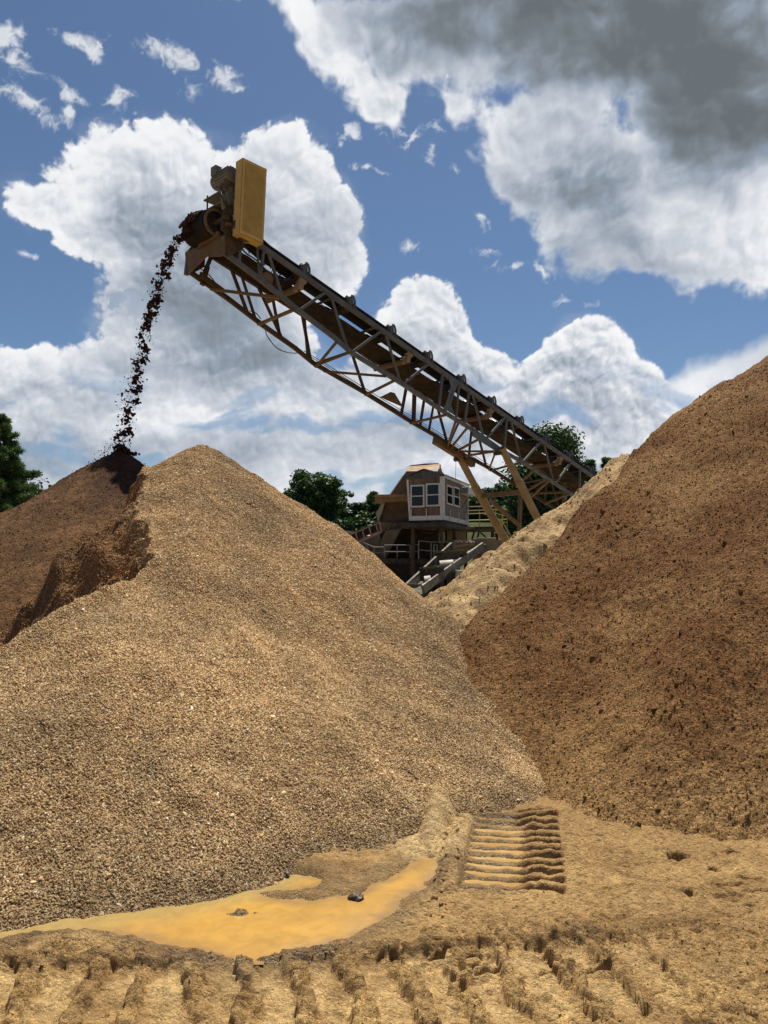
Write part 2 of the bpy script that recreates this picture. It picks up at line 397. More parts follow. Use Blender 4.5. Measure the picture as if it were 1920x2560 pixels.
def poly_inside(x, y, P):
    """signed distance to polygon, positive inside"""
    ins = np.zeros(np.shape(x), bool); dm = np.full(np.shape(x), 99.0); n = len(P)
    for i in range(n):
        x1, y1 = P[i]; x2, y2 = P[(i + 1) % n]
        c = ((y1 > y) != (y2 > y)) & (x < (x2 - x1) * (y - y1) / ((y2 - y1) if y2 != y1 else 1e-9) + x1)
        ins ^= c; dm = np.minimum(dm, seg_dist(x, y, (x1, y1), (x2, y2))[0])
    return np.where(ins, dm, -dm)
SCOOP = [(-2.55, 8.35), (-2.62, 7.9), (-2.35, 7.4), (-2.05, 6.75), (-2.12, 6.3), (-2.5, 5.85), (-2.85, 5.4), (-3.6, 4.7), (-6, 5.5), (-8, 13), (-3.3, 11.5), (-2.95, 9.3), (-2.75, 8.75)]
GBASE = [gnd(*p) for p in ((-400,2400),(-60,2335),(60,2320),(180,2304),(330,2270),(470,2245),(620,2218),(700,2200),(760,2190),(900,2145),(985,2132),(1050,2112),(1085,2075),(1140,2050),(1180,2040),(1310,2012))]
GBASE = [(p.x, p.y) for p in GBASE] + [(1.35, 6.2), (3.2, 9), (2, 14), (-9, 14), (-9, 4.2), (-3.6, 2.9)]
def h_gravel(x, y):
    n = 0.05 * fbm(x * .9, y * .9, 3, 4)
    xe = x + 0.12 * fbm(x * .7, y * .7, 8, 3); ye = y + 0.12 * fbm(x * .7, y * .7, 9, 3)
    h = cone(xe, ye, GA, GH, SL, 0.12)
    h = np.maximum(h, cone(xe, ye, (-2.45, 8.75), 2.82, .62, 0.2))
    h = h - .075 * np.clip(x - GA[0], 0, 9) + .048 * np.clip(GA[1] - y, 0, 9) * sstep(-x, .1, 1.3)
    h = np.minimum(h, .70 * (poly_inside(x + .03 * fbm(x * 2.4, y * 2.4, 13, 4), y, GBASE) + .01))
    wob = 0.16 * fbm(x * 2.1, y * 2.1, 14, 4)
    s = poly_inside(x + wob, y + wob * .7, SCOOP)
    cut = np.where(s > 0, 0.60 * s + .22 * (1 - np.exp(-s / .10)) + .26 * np.minimum(s * 4, 1) * fbm(x * 1.4, y * 1.4, 19, 3), 0)
    lip = 0.05 * np.exp(-(s / .12) ** 2)
    steps = 0.035 * np.sin(s * 22 + 3 * wob / .1) * sstep(s, 0.0, .1)
    return h + n - cut + lip + steps * (s > 0)
def h_dark(x, y):
    h = cone(x + .06 * fbm(x, y, 55, 3), y, KA, KH, .64, 0.06)
    return h + 0.05 * fbm(x * 1.1, y * 1.1, 51, 4) 
BA = (6.05, 10.8); BH = 5.05
BBASE = [gnd(*p) for p in ((2600,2170),(1920,2118),(1780,2108),(1650,2092),(1500,2058),(1430,2022),(1390,2000),(1320,1965))]
BBASE = [(p.x, p.y) for p in BBASE] + [(.6, 6.3), (-.6, 7.2), (-3, 10), (-3, 22), (18, 22), (18, 3)]
def h_brown(x, y):
    n = 0.10 * fbm(x * .55, y * .55, 61, 3)
    d, t = seg_dist(x + .15 * fbm(x * .5, y * .5, 66, 3), y, BA, (9.5, 12.5))
    h = BH + n - .70 * (np.sqrt(d * d + .05) - .22)
    nx_, ny_ = -.670, .742                      # behind this line the sand shows
    q = (x - 1.12) * nx_ + (y - 8.20) * ny_
    h = h - 1.5 * np.maximum(0, q + .10 * fbm(x * 1.2, y * 1.2, 68, 3))
    return np.minimum(h, .80 * (poly_inside(x + .05 * fbm(x * 2, y * 2, 67, 4), y, BBASE) + .02))
S0 = (4.35, 12.2, 3.82); S1 = (0.25, 8.25, 1.05)
def h_sand(x, y):
    wx = .18 * fbm(x * 1.3, y * 1.3, 71, 4)
    d, t = seg_dist(x + wx, y - wx, S0[:2], S1[:2])
    crest = S0[2] + (S1[2] - S0[2]) * t
    side = (x - S0[0]) * (S1[1] - S0[1]) - (y - S0[1]) * (S1[0] - S0[0])      # >0 on the viewer's side
    h = crest - (.72 + .0 * side) * (np.sqrt(d * d + .02) - .14)
    h2, t2 = seg_dist(x, y, S0[:2], (9, 15)); h = np.maximum(h, S0[2] + 1.4 * t2 - .7 * h2)
    # slumped terraces on the crest and a smooth slide face below it
    ter = .10 * fbm(x * 2.2, y * 2.2, 75, 3) + .05 * np.abs(fbm(x * 5, y * 5, 77, 2))
    return h + .9 * ter - .04
PUD = [gnd(*p) for p in ((-60,2330),(60,2298),(180,2280),(330,2246),(470,2222),(620,2196),(700,2186),(770,2188),(806,2200),(800,2214),(750,2222),(690,2226),(650,2232),(660,2242),(720,2252),(800,2252),(860,2242),(920,2222),(985,2190),(1040,2156),(1095,2138),(1098,2165),(1060,2215),(1010,2245),(985,2275),(940,2310),(880,2342),(800,2362),(700,2395),(620,2408),(540,2398),(500,2370),(400,2358),(300,2330),(180,2322),(60,2330),(-60,2365))]
PUD = [(p.x, p.y) for p in PUD]
ISL = (gnd(605, 2284).x, gnd(605, 2284).y)
TP = [gnd(*p) for p in ((1140,2240),(1415,2240),(1402,2025),(1178,2040))]
T0 = (TP[0] + TP[1]) / 2; T1 = (TP[2] + TP[3]) / 2
TD = Vector((T1.x - T0.x, T1.y - T0.y)); TLEN = TD.length; TD = TD / TLEN; TN = Vector((TD.y, -TD.x))
TW = 0.56
def track_uv(x, y):
    dx = x - T0.x; dy = y - T0.y
    return dx * TD.x + dy * TD.y, dx * TN.x + dy * TN.y
def h_ground(x, y, full=True):
    near = sstep(-np.hypot(x, y - 3), -16, -8)
    far = np.hypot(x, y)
    base = .05 * fbm(x * .25, y * .25, 81, 3) * near
    if not full: return base
    s = poly_inside(x + .035 * fbm(x * 5, y * 5, 83, 5), y + .022 * fbm(x * 6, y * 6, 84, 5), PUD)
    isl = .066 * np.exp(-(((x - ISL[0]) / .17) ** 2 + ((y - ISL[1]) / .05) ** 2)) * (1 + .45 * fbm(x * 14, y * 14, 3, 4))
    flat = sstep(s, -.55, -.05)
    rough = .014 * fbm(x * 3.2, y * 3.2, 85, 4, .55) + .010 * fbm(x * 14, y * 14, 86, 2, .6)
    w1_, r1 = worley(x * 16, y * 16, 87)
    clod = .010 * np.maximum(0, .5 - w1_)
    h = base * (1 - flat) + rough * (1 - .75 * sstep(s, -.12, .02)) + clod * (1 - sstep(s, -.1, 0)) + .018
    h = h - .075 * sstep(s, -.06, .10) + isl
    # lug prints of a wheeled loader along the bottom of the picture
    yb = 3.18 + .08 * np.sin(x * .8 + .5) + .10 * x * (x > 0)
    v = (y - yb) / .34; u = (x + .06 * v + .04 * fbm(x * 3, y * 3, 91, 3)) / .215
    uc = u - np.floor(u); r_ = _hash(np.floor(u), np.floor(u * 0), 5) / 16777216.0
    band = sstep(-np.abs(v + .05 + .06 * fbm(x * 6, y * 0, 92, 3)), -1.01, -.95) * sstep(-x, -1.6, -.9)
    crumb = np.abs(fbm(x * 8, y * 8, 93, 2, .6)) + .12; cr2 = 1.6 * clods(x, y, 24, 94, .2)
    wd_ = .115 + .07 * crumb + .05 * r_
    ridge = sstep(-np.abs(uc - .5 + .07 * fbm(x * 10, y * 10, 92, 2)), -wd_ - .03, -wd_ + .035)
    bite = sstep(fbm(x * 5, y * 5, 97, 3), -.45, -.1)
    h = h + band * (ridge * bite * (.034 + .014 * crumb + .006 * cr2) - .030 + .003 * fbm(x * 7, y * 7, 98, 3))
    ed = v - 1.0 + .10 * fbm(x * 4, y * 0, 99, 4)
    edge = sstep(-np.abs(ed), -.26, -.04) * sstep(-x, -1.7, -.7)
    h = h + edge * (.005 + .022 * crumb + .008 * cr2)
    v2 = (y - (2.74 + .05 * np.sin(x * 1.3) + .05 * fbm(x * 3, y * 0, 100, 3))) / .085
    h = h + sstep(-np.abs(v2), -1.3, -.5) * (.002 + .010 * crumb + .006 * cr2) * sstep(-x, -1.5, -.5)
    # plates of cracked crust
    fl = sstep(-y, -4.1, -3.5) * sstep(fbm(x * 1.6, y * 1.6, 113, 4), -.5, .0)
    h = h + fl * (.009 * plates(x, y, 6, 9, 112, .24) + .005 * plates(x, y, 15, 22, 115, .3))
    ez = np.clip(band * ridge + edge + .3 * fl + .15, 0, 1)
    h = h + ez * (.0045 * plates(x, y, 26, 34, 119, .34) + .008 * plates(x, y, 12, 16, 129, .3)) * (1 - sstep(s, -.08, 0))
    wob2 = .5 * fbm(x * 5, y * 5, 138, 3)
    crv = crevices(x * 7.5 + wob2, y * 11 + wob2, 137) * sstep(fbm(x * 2.6, y * 2.6, 139, 3), -.45, .05)
    crv2 = crevices(x * 17 + wob2, y * 24 - wob2, 140) * sstep(fbm(x * 4, y * 4, 141, 3), -.2, .3)
    fz = np.clip(fl * (1 - .8 * band * (1 - ridge)) + .9 * edge + .5 * band * ridge, 0, 1) * (1 - sstep(s, -.10, -.02))
    h = h - fz * (.024 * crv + .011 * crv2)
    gr = sstep(x, -.1, .5) + .35
    h = h + gr * (.0065 * cl(x, y, 26, 116) + .007 * cl(x, y, 11, 136)) + .005 * gr * fbm(x * 30, y * 30, 117, 1, .6)
    # crescent grouser marks, centre right of the foreground
    for (cx_, cy_, ln, an, dp) in TREADS:
        ca, sa = math.cos(an), math.sin(an)
        uu = (x - cx_) * ca + (y - cy_) * sa; vv = -(x - cx_) * sa + (y - cy_) * ca + .5 * uu * uu / ln
        k = sstep(-np.abs(uu), -ln / 2 - .02, -ln / 2 + .02)
        h = h - dp * 1.3 * k * sstep(-np.abs(vv), -.026, -.008) + dp * .45 * k * np.exp(-((vv + .04) / .022) ** 2)
    # hollows / boot marks
    for (cx_, cy_, rx, ry, dp) in HOLES:
        q = ((x - cx_) / rx) ** 2 + ((y - cy_) / ry) ** 2
        h = h - dp * 1.1 * sstep(-q * (1 + .5 * perlin(x * 25, y * 25, 7)), -1.5, -.6)
    # dozer track print
    t, w = track_uv(x, y)
    t = t + .018 * fbm(x * 2.5, y * 2.5, 95, 3); w = w + .008 * perlin(x * 6, y * 6, 96)
    inn = sstep(-np.abs(w), -TW / 2 - .012, -TW / 2 + .012) * sstep(t, -.03, .01) * sstep(-t, -TLEN - .08, -TLEN)
    ph = t / .122
    bar = sstep(np.abs(np.cos(math.pi * (ph + .12 * perlin(w * 9, t * 4, 96)))), .66, .93)
    lvl = -.046 + .014 * sstep(w, -.02, .16) + .018 * sstep(t, TLEN * .72, TLEN)
    amp = .028 + .024 * sstep(w, .02, .12)
    prt = lvl + amp * bar * (1 + .22 * fbm(x * 9, y * 9, 109, 3)) + .0025 * fbm(x * 22, y * 22, 97, 4) - .012 * np.exp(-((w - .02) / .02) ** 2) * (1 - bar)
    h = h * (1 - inn) + (prt + .015) * inn
    # mud squeezed out on the left, broken into fat curls
    q = (w + TW / 2 + .07) / .075
    curl = np.exp(-q * q) * sstep(t, -.15, .1) * sstep(-t, -TLEN + .05, -TLEN + .3)
    h = h + curl * (.018 + .038 * np.abs(np.sin((t + .9 * w) * 16 + 1.5 * fbm(x * 3, y * 3, 90, 2))) ** .7 + .012 * fbm(x * 9, y * 9, 98, 4))
    q = (w - TW / 2 - .05) / .05
    h = h + .012 * np.exp(-q * q) * sstep(t, -.1, .1) * sstep(-t, -TLEN, -TLEN + .1)
    # tongue of wet sand climbing the gravel
    d, tt = seg_dist(x + .02 * fbm(x * 5, y * 5, 99, 3), y, TONG[0], TONG[1])
    tw_ = 2.5 - 1.5 * tt + .5 * fbm(x * 4, y * 4, 107, 3); h = np.maximum(h, (TZ[0] + (TZ[1] - TZ[0]) * tt) * (1 - .0 * tt) - tw_ * (np.sqrt(d * d + .003)) - .02 + .02 * fbm(x * 9, y * 9, 108, 4))
    h = np.where(far > 60, 0.0, h)
    return h
rs = np.random.RandomState(7)
def _tread(px, py, ln, an, dp=.042):
    p = gnd(px, py); return (p.x, p.y, ln, an, dp)
TREADS = [_tread(*a) for a in ((1095,2332,.16,.2),(1150,2366,.12,-.1),(1205,2360,.10,.25),(1080,2368,.14,-.15),(1100,2400,.15,.0),(1250,2398,.12,.25),(1175,2398,.1,-.1),(1215,2350,.09,.5),(1330,2390,.12,.1),(1240,2440,.2,-.05),(1360,2445,.2,.2),(1180,2425,.12,.3),(985,2372,.14,-.1),(1010,2290,.10,-.3),(1430,2445,.14,.1),(1500,2440,.10,-.2))]
HOLES = [(gnd(px, py).x, gnd(px, py).y, rx, ry, dp) for (px, py, rx, ry, dp) in ((1695,2158,.055,.06,.07),(1835,2152,.04,.025,.05),(1785,2200,.03,.03,.045),(1722,2256,.03,.05,.05),(1520,2242,.02,.02,.03),(1870,2294,.03,.015,.03),(1745,2360,.03,.02,.03),(1500,2312,.04,.015,.02),(1640,2500,.04,.02,.03),(1900,2400,.04,.02,.03),(1880,2225,.08,.02,.03),(1840,2240,.08,.02,.03),(1900,2262,.07,.02,.03),(1810,2262,.09,.02,.025),(1660,2370,.03,.015,.02),(1560,2180,.03,.02,.02))]
tA = at(1094, 1908, 5.46); tB = at(1078, 2085, 4.85); TONG = ((tA.x, tA.y), (tB.x, tB.y)); TZ = (tA.z + .01, .12)

def axis(knots):
    """non-uniform axis: [(start, step)...] with the end last"""
    out = []
    for (a, st), (b, _) in zip(knots[:-1], knots[1:]): out.append(np.arange(a, b - st * .3, st))
    out.append([knots[-1][0]]); return np.concatenate(out)
def sheet(name, xs, ys, fn, material, keep=None):
    X, Y = np.meshgrid(xs, ys); x = X.ravel(); y = Y.ravel(); z = fn(x, y)
    F = grid_faces(len(xs), len(ys))
    if keep is not None:
        k = keep(x, y, z); F = F[k[F].any(1)]
        used = np.unique(F); mp = np.full(len(x), -1); mp[used] = np.arange(len(used)); F = mp[F]; x, y, z = x[used], y[used], z[used]
    o = mesh_np(name, np.stack([x, y, z], 1), F, material=material, smooth=True)
    return o, x, y, z

# shapes of loose pieces
def ico():
    p = (1 + 5 ** .5) / 2
    v = np.array([(-1, p, 0), (1, p, 0), (-1, -p, 0), (1, -p, 0), (0, -1, p), (0, 1, p), (0, -1, -p), (0, 1, -p), (p, 0, -1), (p, 0, 1), (-p, 0, -1), (-p, 0, 1)]) / math.hypot(1, p)
    f = np.array([(0, 11, 5), (0, 5, 1), (0, 1, 7), (0, 7, 10), (0, 10, 11), (1, 5, 9), (5, 11, 4), (11, 10, 2), (10, 7, 6), (7, 1, 8), (3, 9, 4), (3, 4, 2), (3, 2, 6), (3, 6, 8), (3, 8, 9), (4, 9, 5), (2, 4, 11), (6, 2, 10), (8, 6, 7), (9, 8, 1)])
    return v, f
def octa():
    return np.array([(1, 0, 0), (-1, 0, 0), (0, 1, 0), (0, -1, 0), (0, 0, 1), (0, 0, -1)], float), np.array([(0, 2, 4), (2, 1, 4), (1, 3, 4), (3, 0, 4), (2, 0, 5), (1, 2, 5), (3, 1, 5), (0, 3, 5)])
def rand_rot(n, rs):
    q = rs.normal(size=(n, 4)); q /= np.linalg.norm(q, axis=1)[:, None]; w, x, y, z = q.T
    return np.stack([np.stack([1 - 2 * (y * y + z * z), 2 * (x * y - z * w), 2 * (x * z + y * w)], 1), np.stack([2 * (x * y + z * w), 1 - 2 * (x * x + z * z), 2 * (y * z - x * w)], 1), np.stack([2 * (x * z - y * w), 2 * (y * z + x * w), 1 - 2 * (x * x + y * y)], 1)], 1)
def pieces(P, size, base, rs, jag=.22, aspect=((.75, 1.5), (.6, 1.0), (.45, .8))):
    """P (n,3) centres, size (n,) half sizes -> V, F, index of piece per vertex"""
    v, f = base; n = len(P); k = len(v)
    S = np.stack([rs.uniform(a, b, n) for a, b in aspect], 1) * size[:, None]
    L = v[None] * (1 + jag * rs.uniform(-1, 1, (n, k, 1))) * S[:, None, :]
    V = np.einsum('nij,nkj->nki', rand_rot(n, rs), L) + P[:, None, :]
    F = (f[None] + (np.arange(n) * k)[:, None, None]).reshape(-1, 3)
    return V.reshape(-1, 3), F, np.repeat(np.arange(n), k)
def join(name, parts, material):
    """parts: list of (V, F3, rgb per vertex)"""
    Vs, Fs, Cs = [], [], []; k = 0
    for V, F, C in parts:
        if F.shape[1] == 4: F = np.concatenate([F[:, [0, 1, 2]], F[:, [0, 2, 3]]])
        Vs.append(V); Fs.append(F + k); Cs.append(C); k += len(V)
    o = mesh_np(name, np.concatenate(Vs), np.concatenate(Fs), material=material, smooth=False)
    vcol(o, 'tint', np.concatenate(Cs)); return o
def surface(xs, ys, fn, keep):
    X, Y = np.meshgrid(xs, ys); x = X.ravel(); y = Y.ravel(); z = fn(x, y)
    F = grid_faces(len(xs), len(ys)); k = keep(x, y, z); F = F[k[F].any(1)]
    used = np.unique(F); mp = np.full(len(x), -1); mp[used] = np.arange(len(used))
    return np.stack([x[used], y[used], z[used]], 1), mp[F]

# ---- ground: one sheet from the camera's feet to the skyline
M_ground = attr_mat('mud_and_sand', rough=.85, bump=.020, bscale=48, nvar=.20, nsc=18, fine=(220, .25), spec=.25, wet=True, grit=(75, .26, .55))
xs = axis([(-1200, 120), (-240, 24), (-48, 3), (-9, .25), (-3.2, .03), (-2.0, .009), (.22, .0065), (1.36, .009), (2.5, .03), (4.0, .25), (9, 3), (48, 24), (240, 120), (1200, 1)])
ys = axis([(-400, 100), (-50, 8), (-6, 1.0), (1.0, .1), (2.3, .0072), (3.95, .0065), (5.6, .014), (6.2, .06), (8, .3), (14, 2), (60, 12), (300, 100), (1400, 1)])
gobj, x, y, z = sheet('ground', xs, ys, h_ground, M_ground)
def ground_tint(x, y, z):
    n1 = fbm(x * .8, y * .8, 101, 5); n2 = fbm(x * 4, y * 4, 102, 5)
    pale = np.array([.62, .41, .17]); mid = np.array([.40, .25, .102]); dk = np.array([.20, .118, .046])
    t = np.clip(.20 + .5 * n1 + .4 * n2 - .30 * sstep(x, -.2, .8) * sstep(y, 3.2, 3.8) + .45 * sstep(-y - .25 * x, -3.3, -2.7), 0, 1)[:, None]
    c = mid * (1 - t) + pale * t
    n3 = np.clip(fbm(x * 2.3, y * 2.3, 104, 6, .6) * 1.3 - .15, 0, .75)[:, None]; c = c * (1 - n3) + dk * n3 * 1.4
    yb = 3.18 + .08 * np.sin(x * .8 + .5) + .10 * x * (x > 0); v = (y - yb) / .34; u = (x + .06 * v + .04 * fbm(x * 3, y * 3, 91, 3)) / .215; uc = u - np.floor(u)
    n5 = fbm(x * 9, y * 9, 145, 4, .6); pad = sstep(-np.abs(v) + .25 * n5, -.95, -.70) * sstep(np.abs(uc - .5) + .14 * n5, .17, .24) * sstep(-x, -1.5, -.8)
    pad = np.clip(pad + .8 * sstep(-y, -2.74, -2.62), 0, 1) * np.clip(.75 + .9 * n2, .15, 1)
    pad = .8 * pad; c = c * (1 - pad[:, None]) + np.array([.62, .43, .195]) * pad[:, None]
    ed = np.clip(sstep(-np.abs(v - 1), -.30, -.1) * sstep(-x, -1.7, -.7) + .8 * sstep(-np.abs(y - 2.76), -.11, -.05), 0, 1) * np.clip(.65 + .8 * n2, 0, 1)
    c = c * (1 - .6 * ed[:, None]) + np.array([.20, .125, .055]) * .6 * ed[:, None]
    s = poly_inside(x, y, PUD)
    wetp = sstep(s, -.26, -.01); t2, w2 = track_uv(x, y)
    intr = (np.abs(w2) < TW / 2 + .02) & (t2 > -.05) & (t2 < TLEN - .03)
    wet = np.maximum(wetp * .8, np.where(intr, .05 + .55 * sstep(-w2, -.12, .08), 0)) * (.7 + .3 * np.clip(n2 + .6, 0, 1))
    slick = np.clip(fbm(x * 1.7 + 4, y * 3.1, 105, 4) * 1.5 - .55, 0, 1) * sstep(-y, -4.5, -3.6) * .5
    wet = np.clip(np.maximum(wet, slick), 0, 1)
    c = c * (1 - .38 * wet[:, None]) * np.array([1.0, .98, .95])
    d, tt = seg_dist(x, y, TONG[0], TONG[1]); k = sstep(-d, -.30, -.14)[:, None]; c = c * (1 - k) + np.array([.56, .39, .185]) * k; wet = wet * (1 - k[:, 0])
    far = sstep(np.hypot(x, y), 12, 30)[:, None]; c = c * (1 - far) + np.array([.30, .23, .14]) * far
    return c, wet
gc, gw = ground_tint(x, y, z)
vcol(gobj, 'tint', gc); vcol(gobj, 'wet', np.repeat(gw[:, None], 3, 1)); tag(gobj, kind='structure')

M_crumb = attr_mat('mud_crumbs', rough=.95, bump=.004, bscale=90, nvar=.2, nsc=30, spec=.2)
def h_top(x, y):
    return np.maximum.reduce([h_gravel(x, y), h_dark(x, y), h_brown(x, y), h_sand(x, y)])

def earth_pile(name, hf, xs, ys, relief, tint, material, label, cat, extra=None):
    def fn(x, y): return hf(x, y) + relief(x, y)
    V, F = surface(xs, ys, fn, lambda x, y, z: z > -.12)
    C = tint(V[:, 0], V[:, 1], V[:, 2]); parts = [(V, F, C)]
    if extra: parts += extra(hf)
    o = join(name, parts, material); sm = np.zeros(len(o.data.polygons), bool); sm[:2 * len(F)] = True; o.data.polygons.foreach_set('use_smooth', sm)
    return tag(o, label, cat)
def scatter(hf, n, box, size, rs, mask=None, tint=None, jag=.25, base=None, sink=.3, aspect=((.75, 1.4), (.65, 1.1), (.55, .95))):
    x = rs.uniform(box[0], box[1], n); y = rs.uniform(box[2], box[3], n); z = hf(x, y); k = z > -.02
    k &= z > h_top(x, y) - .06
    if mask is not None: k &= mask(x, y, z)
    x, y, z = x[k], y[k], z[k]; s = size(len(x), x, y)
    V, F, idx = pieces(np.stack([x, y, z + s * (1 - 2 * sink) * .5], 1), s, base or ico(), rs, jag, aspect)
    return (V, F, tint(len(x), x, y)[idx])

M_brown = attr_mat('damp_soil', rough=.95, bump=.026, bscale=34, nvar=.28, nsc=14, fine=(75, .42), spec=.15, grit=(48, .30, .7))
def brown_relief(x, y):
    lf = .04 * fbm(x * 1.6, y * 1.6, 121, 4)
    amt = np.clip(.75 + .9 * fbm(x * .7, y * .7, 122, 3), .3, 1.6)
    return lf + amt * (.032 * cl(x, y, 7, 123) + .021 * cl(x, y, 16, 124) + .0125 * cl(x, y, 36, 126) + .007 * fbm(x * 8, y * 8, 125, 3, .62) + .03 * clods(x, y, 5, 127, .93))
def brown_tint(x, y, z):
    n = fbm(x * 1.1, y * 1.1, 131, 6, .6); m_ = fbm(x * .45 + z, y * .45, 132, 4)
    a = np.array([.185, .087, .032]); b = np.array([.345, .203, .083])
    t = np.clip(.26 + .45 * n + .35 * m_ + .45 * sstep(-z, -1.1, -.1), 0, 1)[:, None]
    return a * (1 - t) + b * t
def brown_extra(hf):
    r = np.random.RandomState(5)
    def tn(n, x, y): return brown_tint(x, y, h_brown(x, y)) * r.uniform(.8, 1.15, (n, 1))
    hh = lambda x, y: hf(x, y) + brown_relief(x, y)
    return [scatter(hh, 90000, (.3, 6.0, 4.3, 10.5), lambda n, x, y: .0035 + .008 * r.power(.35, n) ** 3, r, tint=tn, jag=.4),
            scatter(hh, 260, (.3, 6.5, 4.3, 11), lambda n, x, y: r.uniform(.012, .028, n), r, tint=tn, jag=.4)]
earth_pile('soil_pile', h_brown, axis([(-.4, .011), (3.6, .018), (5.2, .03), (7, .15), (13, 1)]), axis([(4.1, .011), (7.2, .018), (9, .025), (11.2, .12), (19, 1)]), brown_relief, brown_tint, M_brown,
           'large brown clumpy soil pile filling the right side of the picture', 'soil pile', brown_extra)
M_sand = attr_mat('dry_sand', rough=.95, bump=.014, bscale=24, nvar=.18, nsc=8, fine=(60, .2), spec=.15, grit=(36, .16, .6))
def sand_relief(x, y):
    m_ = np.clip(.2 + 1.2 * fbm(x * .9, y * .9, 142, 3), 0, 1.0)
    return m_ * (.030 * cl(x, y, 5, 141) + .013 * cl(x, y, 13, 143)) + .010 * fbm(x * 7, y * 7, 144, 2, .6)
def sand_tint(x, y, z):
    n = fbm(x * 1.3, y * 1.3, 151, 5); a = np.array([.31, .205, .10]); b = np.array([.47, .33, .17])
    t = np.clip(.5 + .7 * n, 0, 1)[:, None]; return a * (1 - t) + b * t
def sand_extra(hf):
    r = np.random.RandomState(6); hh = lambda x, y: hf(x, y) + sand_relief(x, y)
    return [scatter(hh, 9000, (-.3, 5, 6.8, 12.5), lambda n, x, y: .006 + .022 * r.power(.35, n) ** 3, r, tint=lambda n, x, y: np.array([.42, .29, .145]) * r.uniform(.75, 1.2, (n, 1)))]
earth_pile('sand_pile', h_sand, axis([(-1.2, .025), (5.2, .12), (14, 1)]), axis([(6.2, .025), (12.8, .12), (24, 1)]), sand_relief, sand_tint, M_sand,
           'pale sand ridge rising to the right below the conveyor, beside the brown soil', 'sand pile', sand_extra)
M_dark = attr_mat('dark_gravelly_soil', rough=.95, bump=.014, bscale=45, nvar=.3, nsc=8, fine=(60, .35), spec=.2, grit=(34, .32, .7))
def dark_relief(x, y): return .016 * cl(x, y, 8, 161) + .011 * cl(x, y, 19, 164) + .008 * fbm(x * 9, y * 9, 162, 2, .65)
def dark_tint(x, y, z):
    r_ = np.hypot(x - KA[0], y - KA[1]); n = fbm(x * 1.5, y * 1.5, 163, 5)
    a = np.array([.045, .019, .009]); b = np.array([.125, .064, .026])
    ang = np.arctan2(y - KA[1], x - KA[0])
    f = sstep(r_ + .35 * n + .25 * np.sin(ang * 5), .35, .95); f = np.maximum(f, .0)
    side = sstep(x - KA[0] + .25 * n, -.05, .25) * sstep(-r_, -1.9, -1.0)      # shadow of the conveyor head painted dark on the right flank
    f = f * (1 - .9 * side)
    f = f[:, None]; c = a * (1 - f) + b * f
    return c * (1 + .3 * n[:, None]) 
def dark_extra(hf):
    r = np.random.RandomState(8); hh = lambda x, y: hf(x, y) + dark_relief(x, y)
    return [scatter(hh, 60000, (-7, -1.5, 6.3, 12.5), lambda n, x, y: .0035 + .008 * r.power(.4, n) ** 3, r, tint=lambda n, x, y: dark_tint(x, y, 0 * x) * r.uniform(.85, 1.35, (n, 1)))]
earth_pile('dark_soil_heap', h_dark, axis([(-10, .12), (-7, .025), (-1.5, .12), (2.2, 1)]), axis([(5.5, .025), (11.8, .12), (17.5, 1)]), dark_relief, dark_tint, M_dark,
           'dark brown heap at the left growing under the falling soil', 'soil pile', dark_extra)

def build_crumbs():
    r = np.random.RandomState(41); parts = []
    def tn(n, x, y): c, w = ground_tint(x, y, 0 * x); return c * r.uniform(.8, 1.15, (n, 1))
    nb = lambda x, y, z: (poly_inside(x, y, PUD) < .0) & ~((np.abs(track_uv(x, y)[1]) < TW / 2) & (track_uv(x, y)[0] > 0) & (track_uv(x, y)[0] < TLEN))
    def sc(n, box, size, mask): 
        x = r.uniform(box[0], box[1], n); y = r.uniform(box[2], box[3], n); z = h_ground(x, y); k = (h_top(x, y) < z) & mask(x, y, z); x, y, z = x[k], y[k], z[k]; s_ = size(len(x))
        V, F, idx = pieces(np.stack([x, y, z + s_ * .2], 1), s_, ico(), r, .35, ((.8, 1.5), (.6, 1.1), (.45, .8))); parts.append((V, F, tn(len(x), x, y)[idx]))
    sc(20000, (-2.2, 2.9, 2.3, 6.3), lambda n: .0018 + .0035 * r.power(.35, n) ** 3, lambda x, y, z: nb(x, y, z) & (fbm(x * 1.8, y * 1.8, 43, 4) + r.uniform(-.5, .7, len(x)) > .05))
    def lugs(x, y, z):
        yb = 3.18 + .08 * np.sin(x * .8 + .5) + .10 * x * (x > 0); v = (y - yb) / .34
        return nb(x, y, z) & ((np.abs(v - 1) < .22) | (np.abs(y - 2.74) < .09) | (z > .04))
    sc(9000, (-2.1, 1.9, 2.4, 3.8), lambda n: .002 + .006 * r.power(.35, n) ** 3, lugs)
    sc(350, (-.3, .5, 3.9, 5.6), lambda n: r.uniform(.006, .018, n), lambda x, y, z: (np.abs(track_uv(x, y)[1] + TW / 2 + .09) < .07) & (y < 5.4))
    o = join('mud_crumbs', parts, M_crumb); tag(o, 'small crumbs and clods of mud scattered over the wet sandy ground', 'mud crumbs', kind='stuff')
build_crumbs()

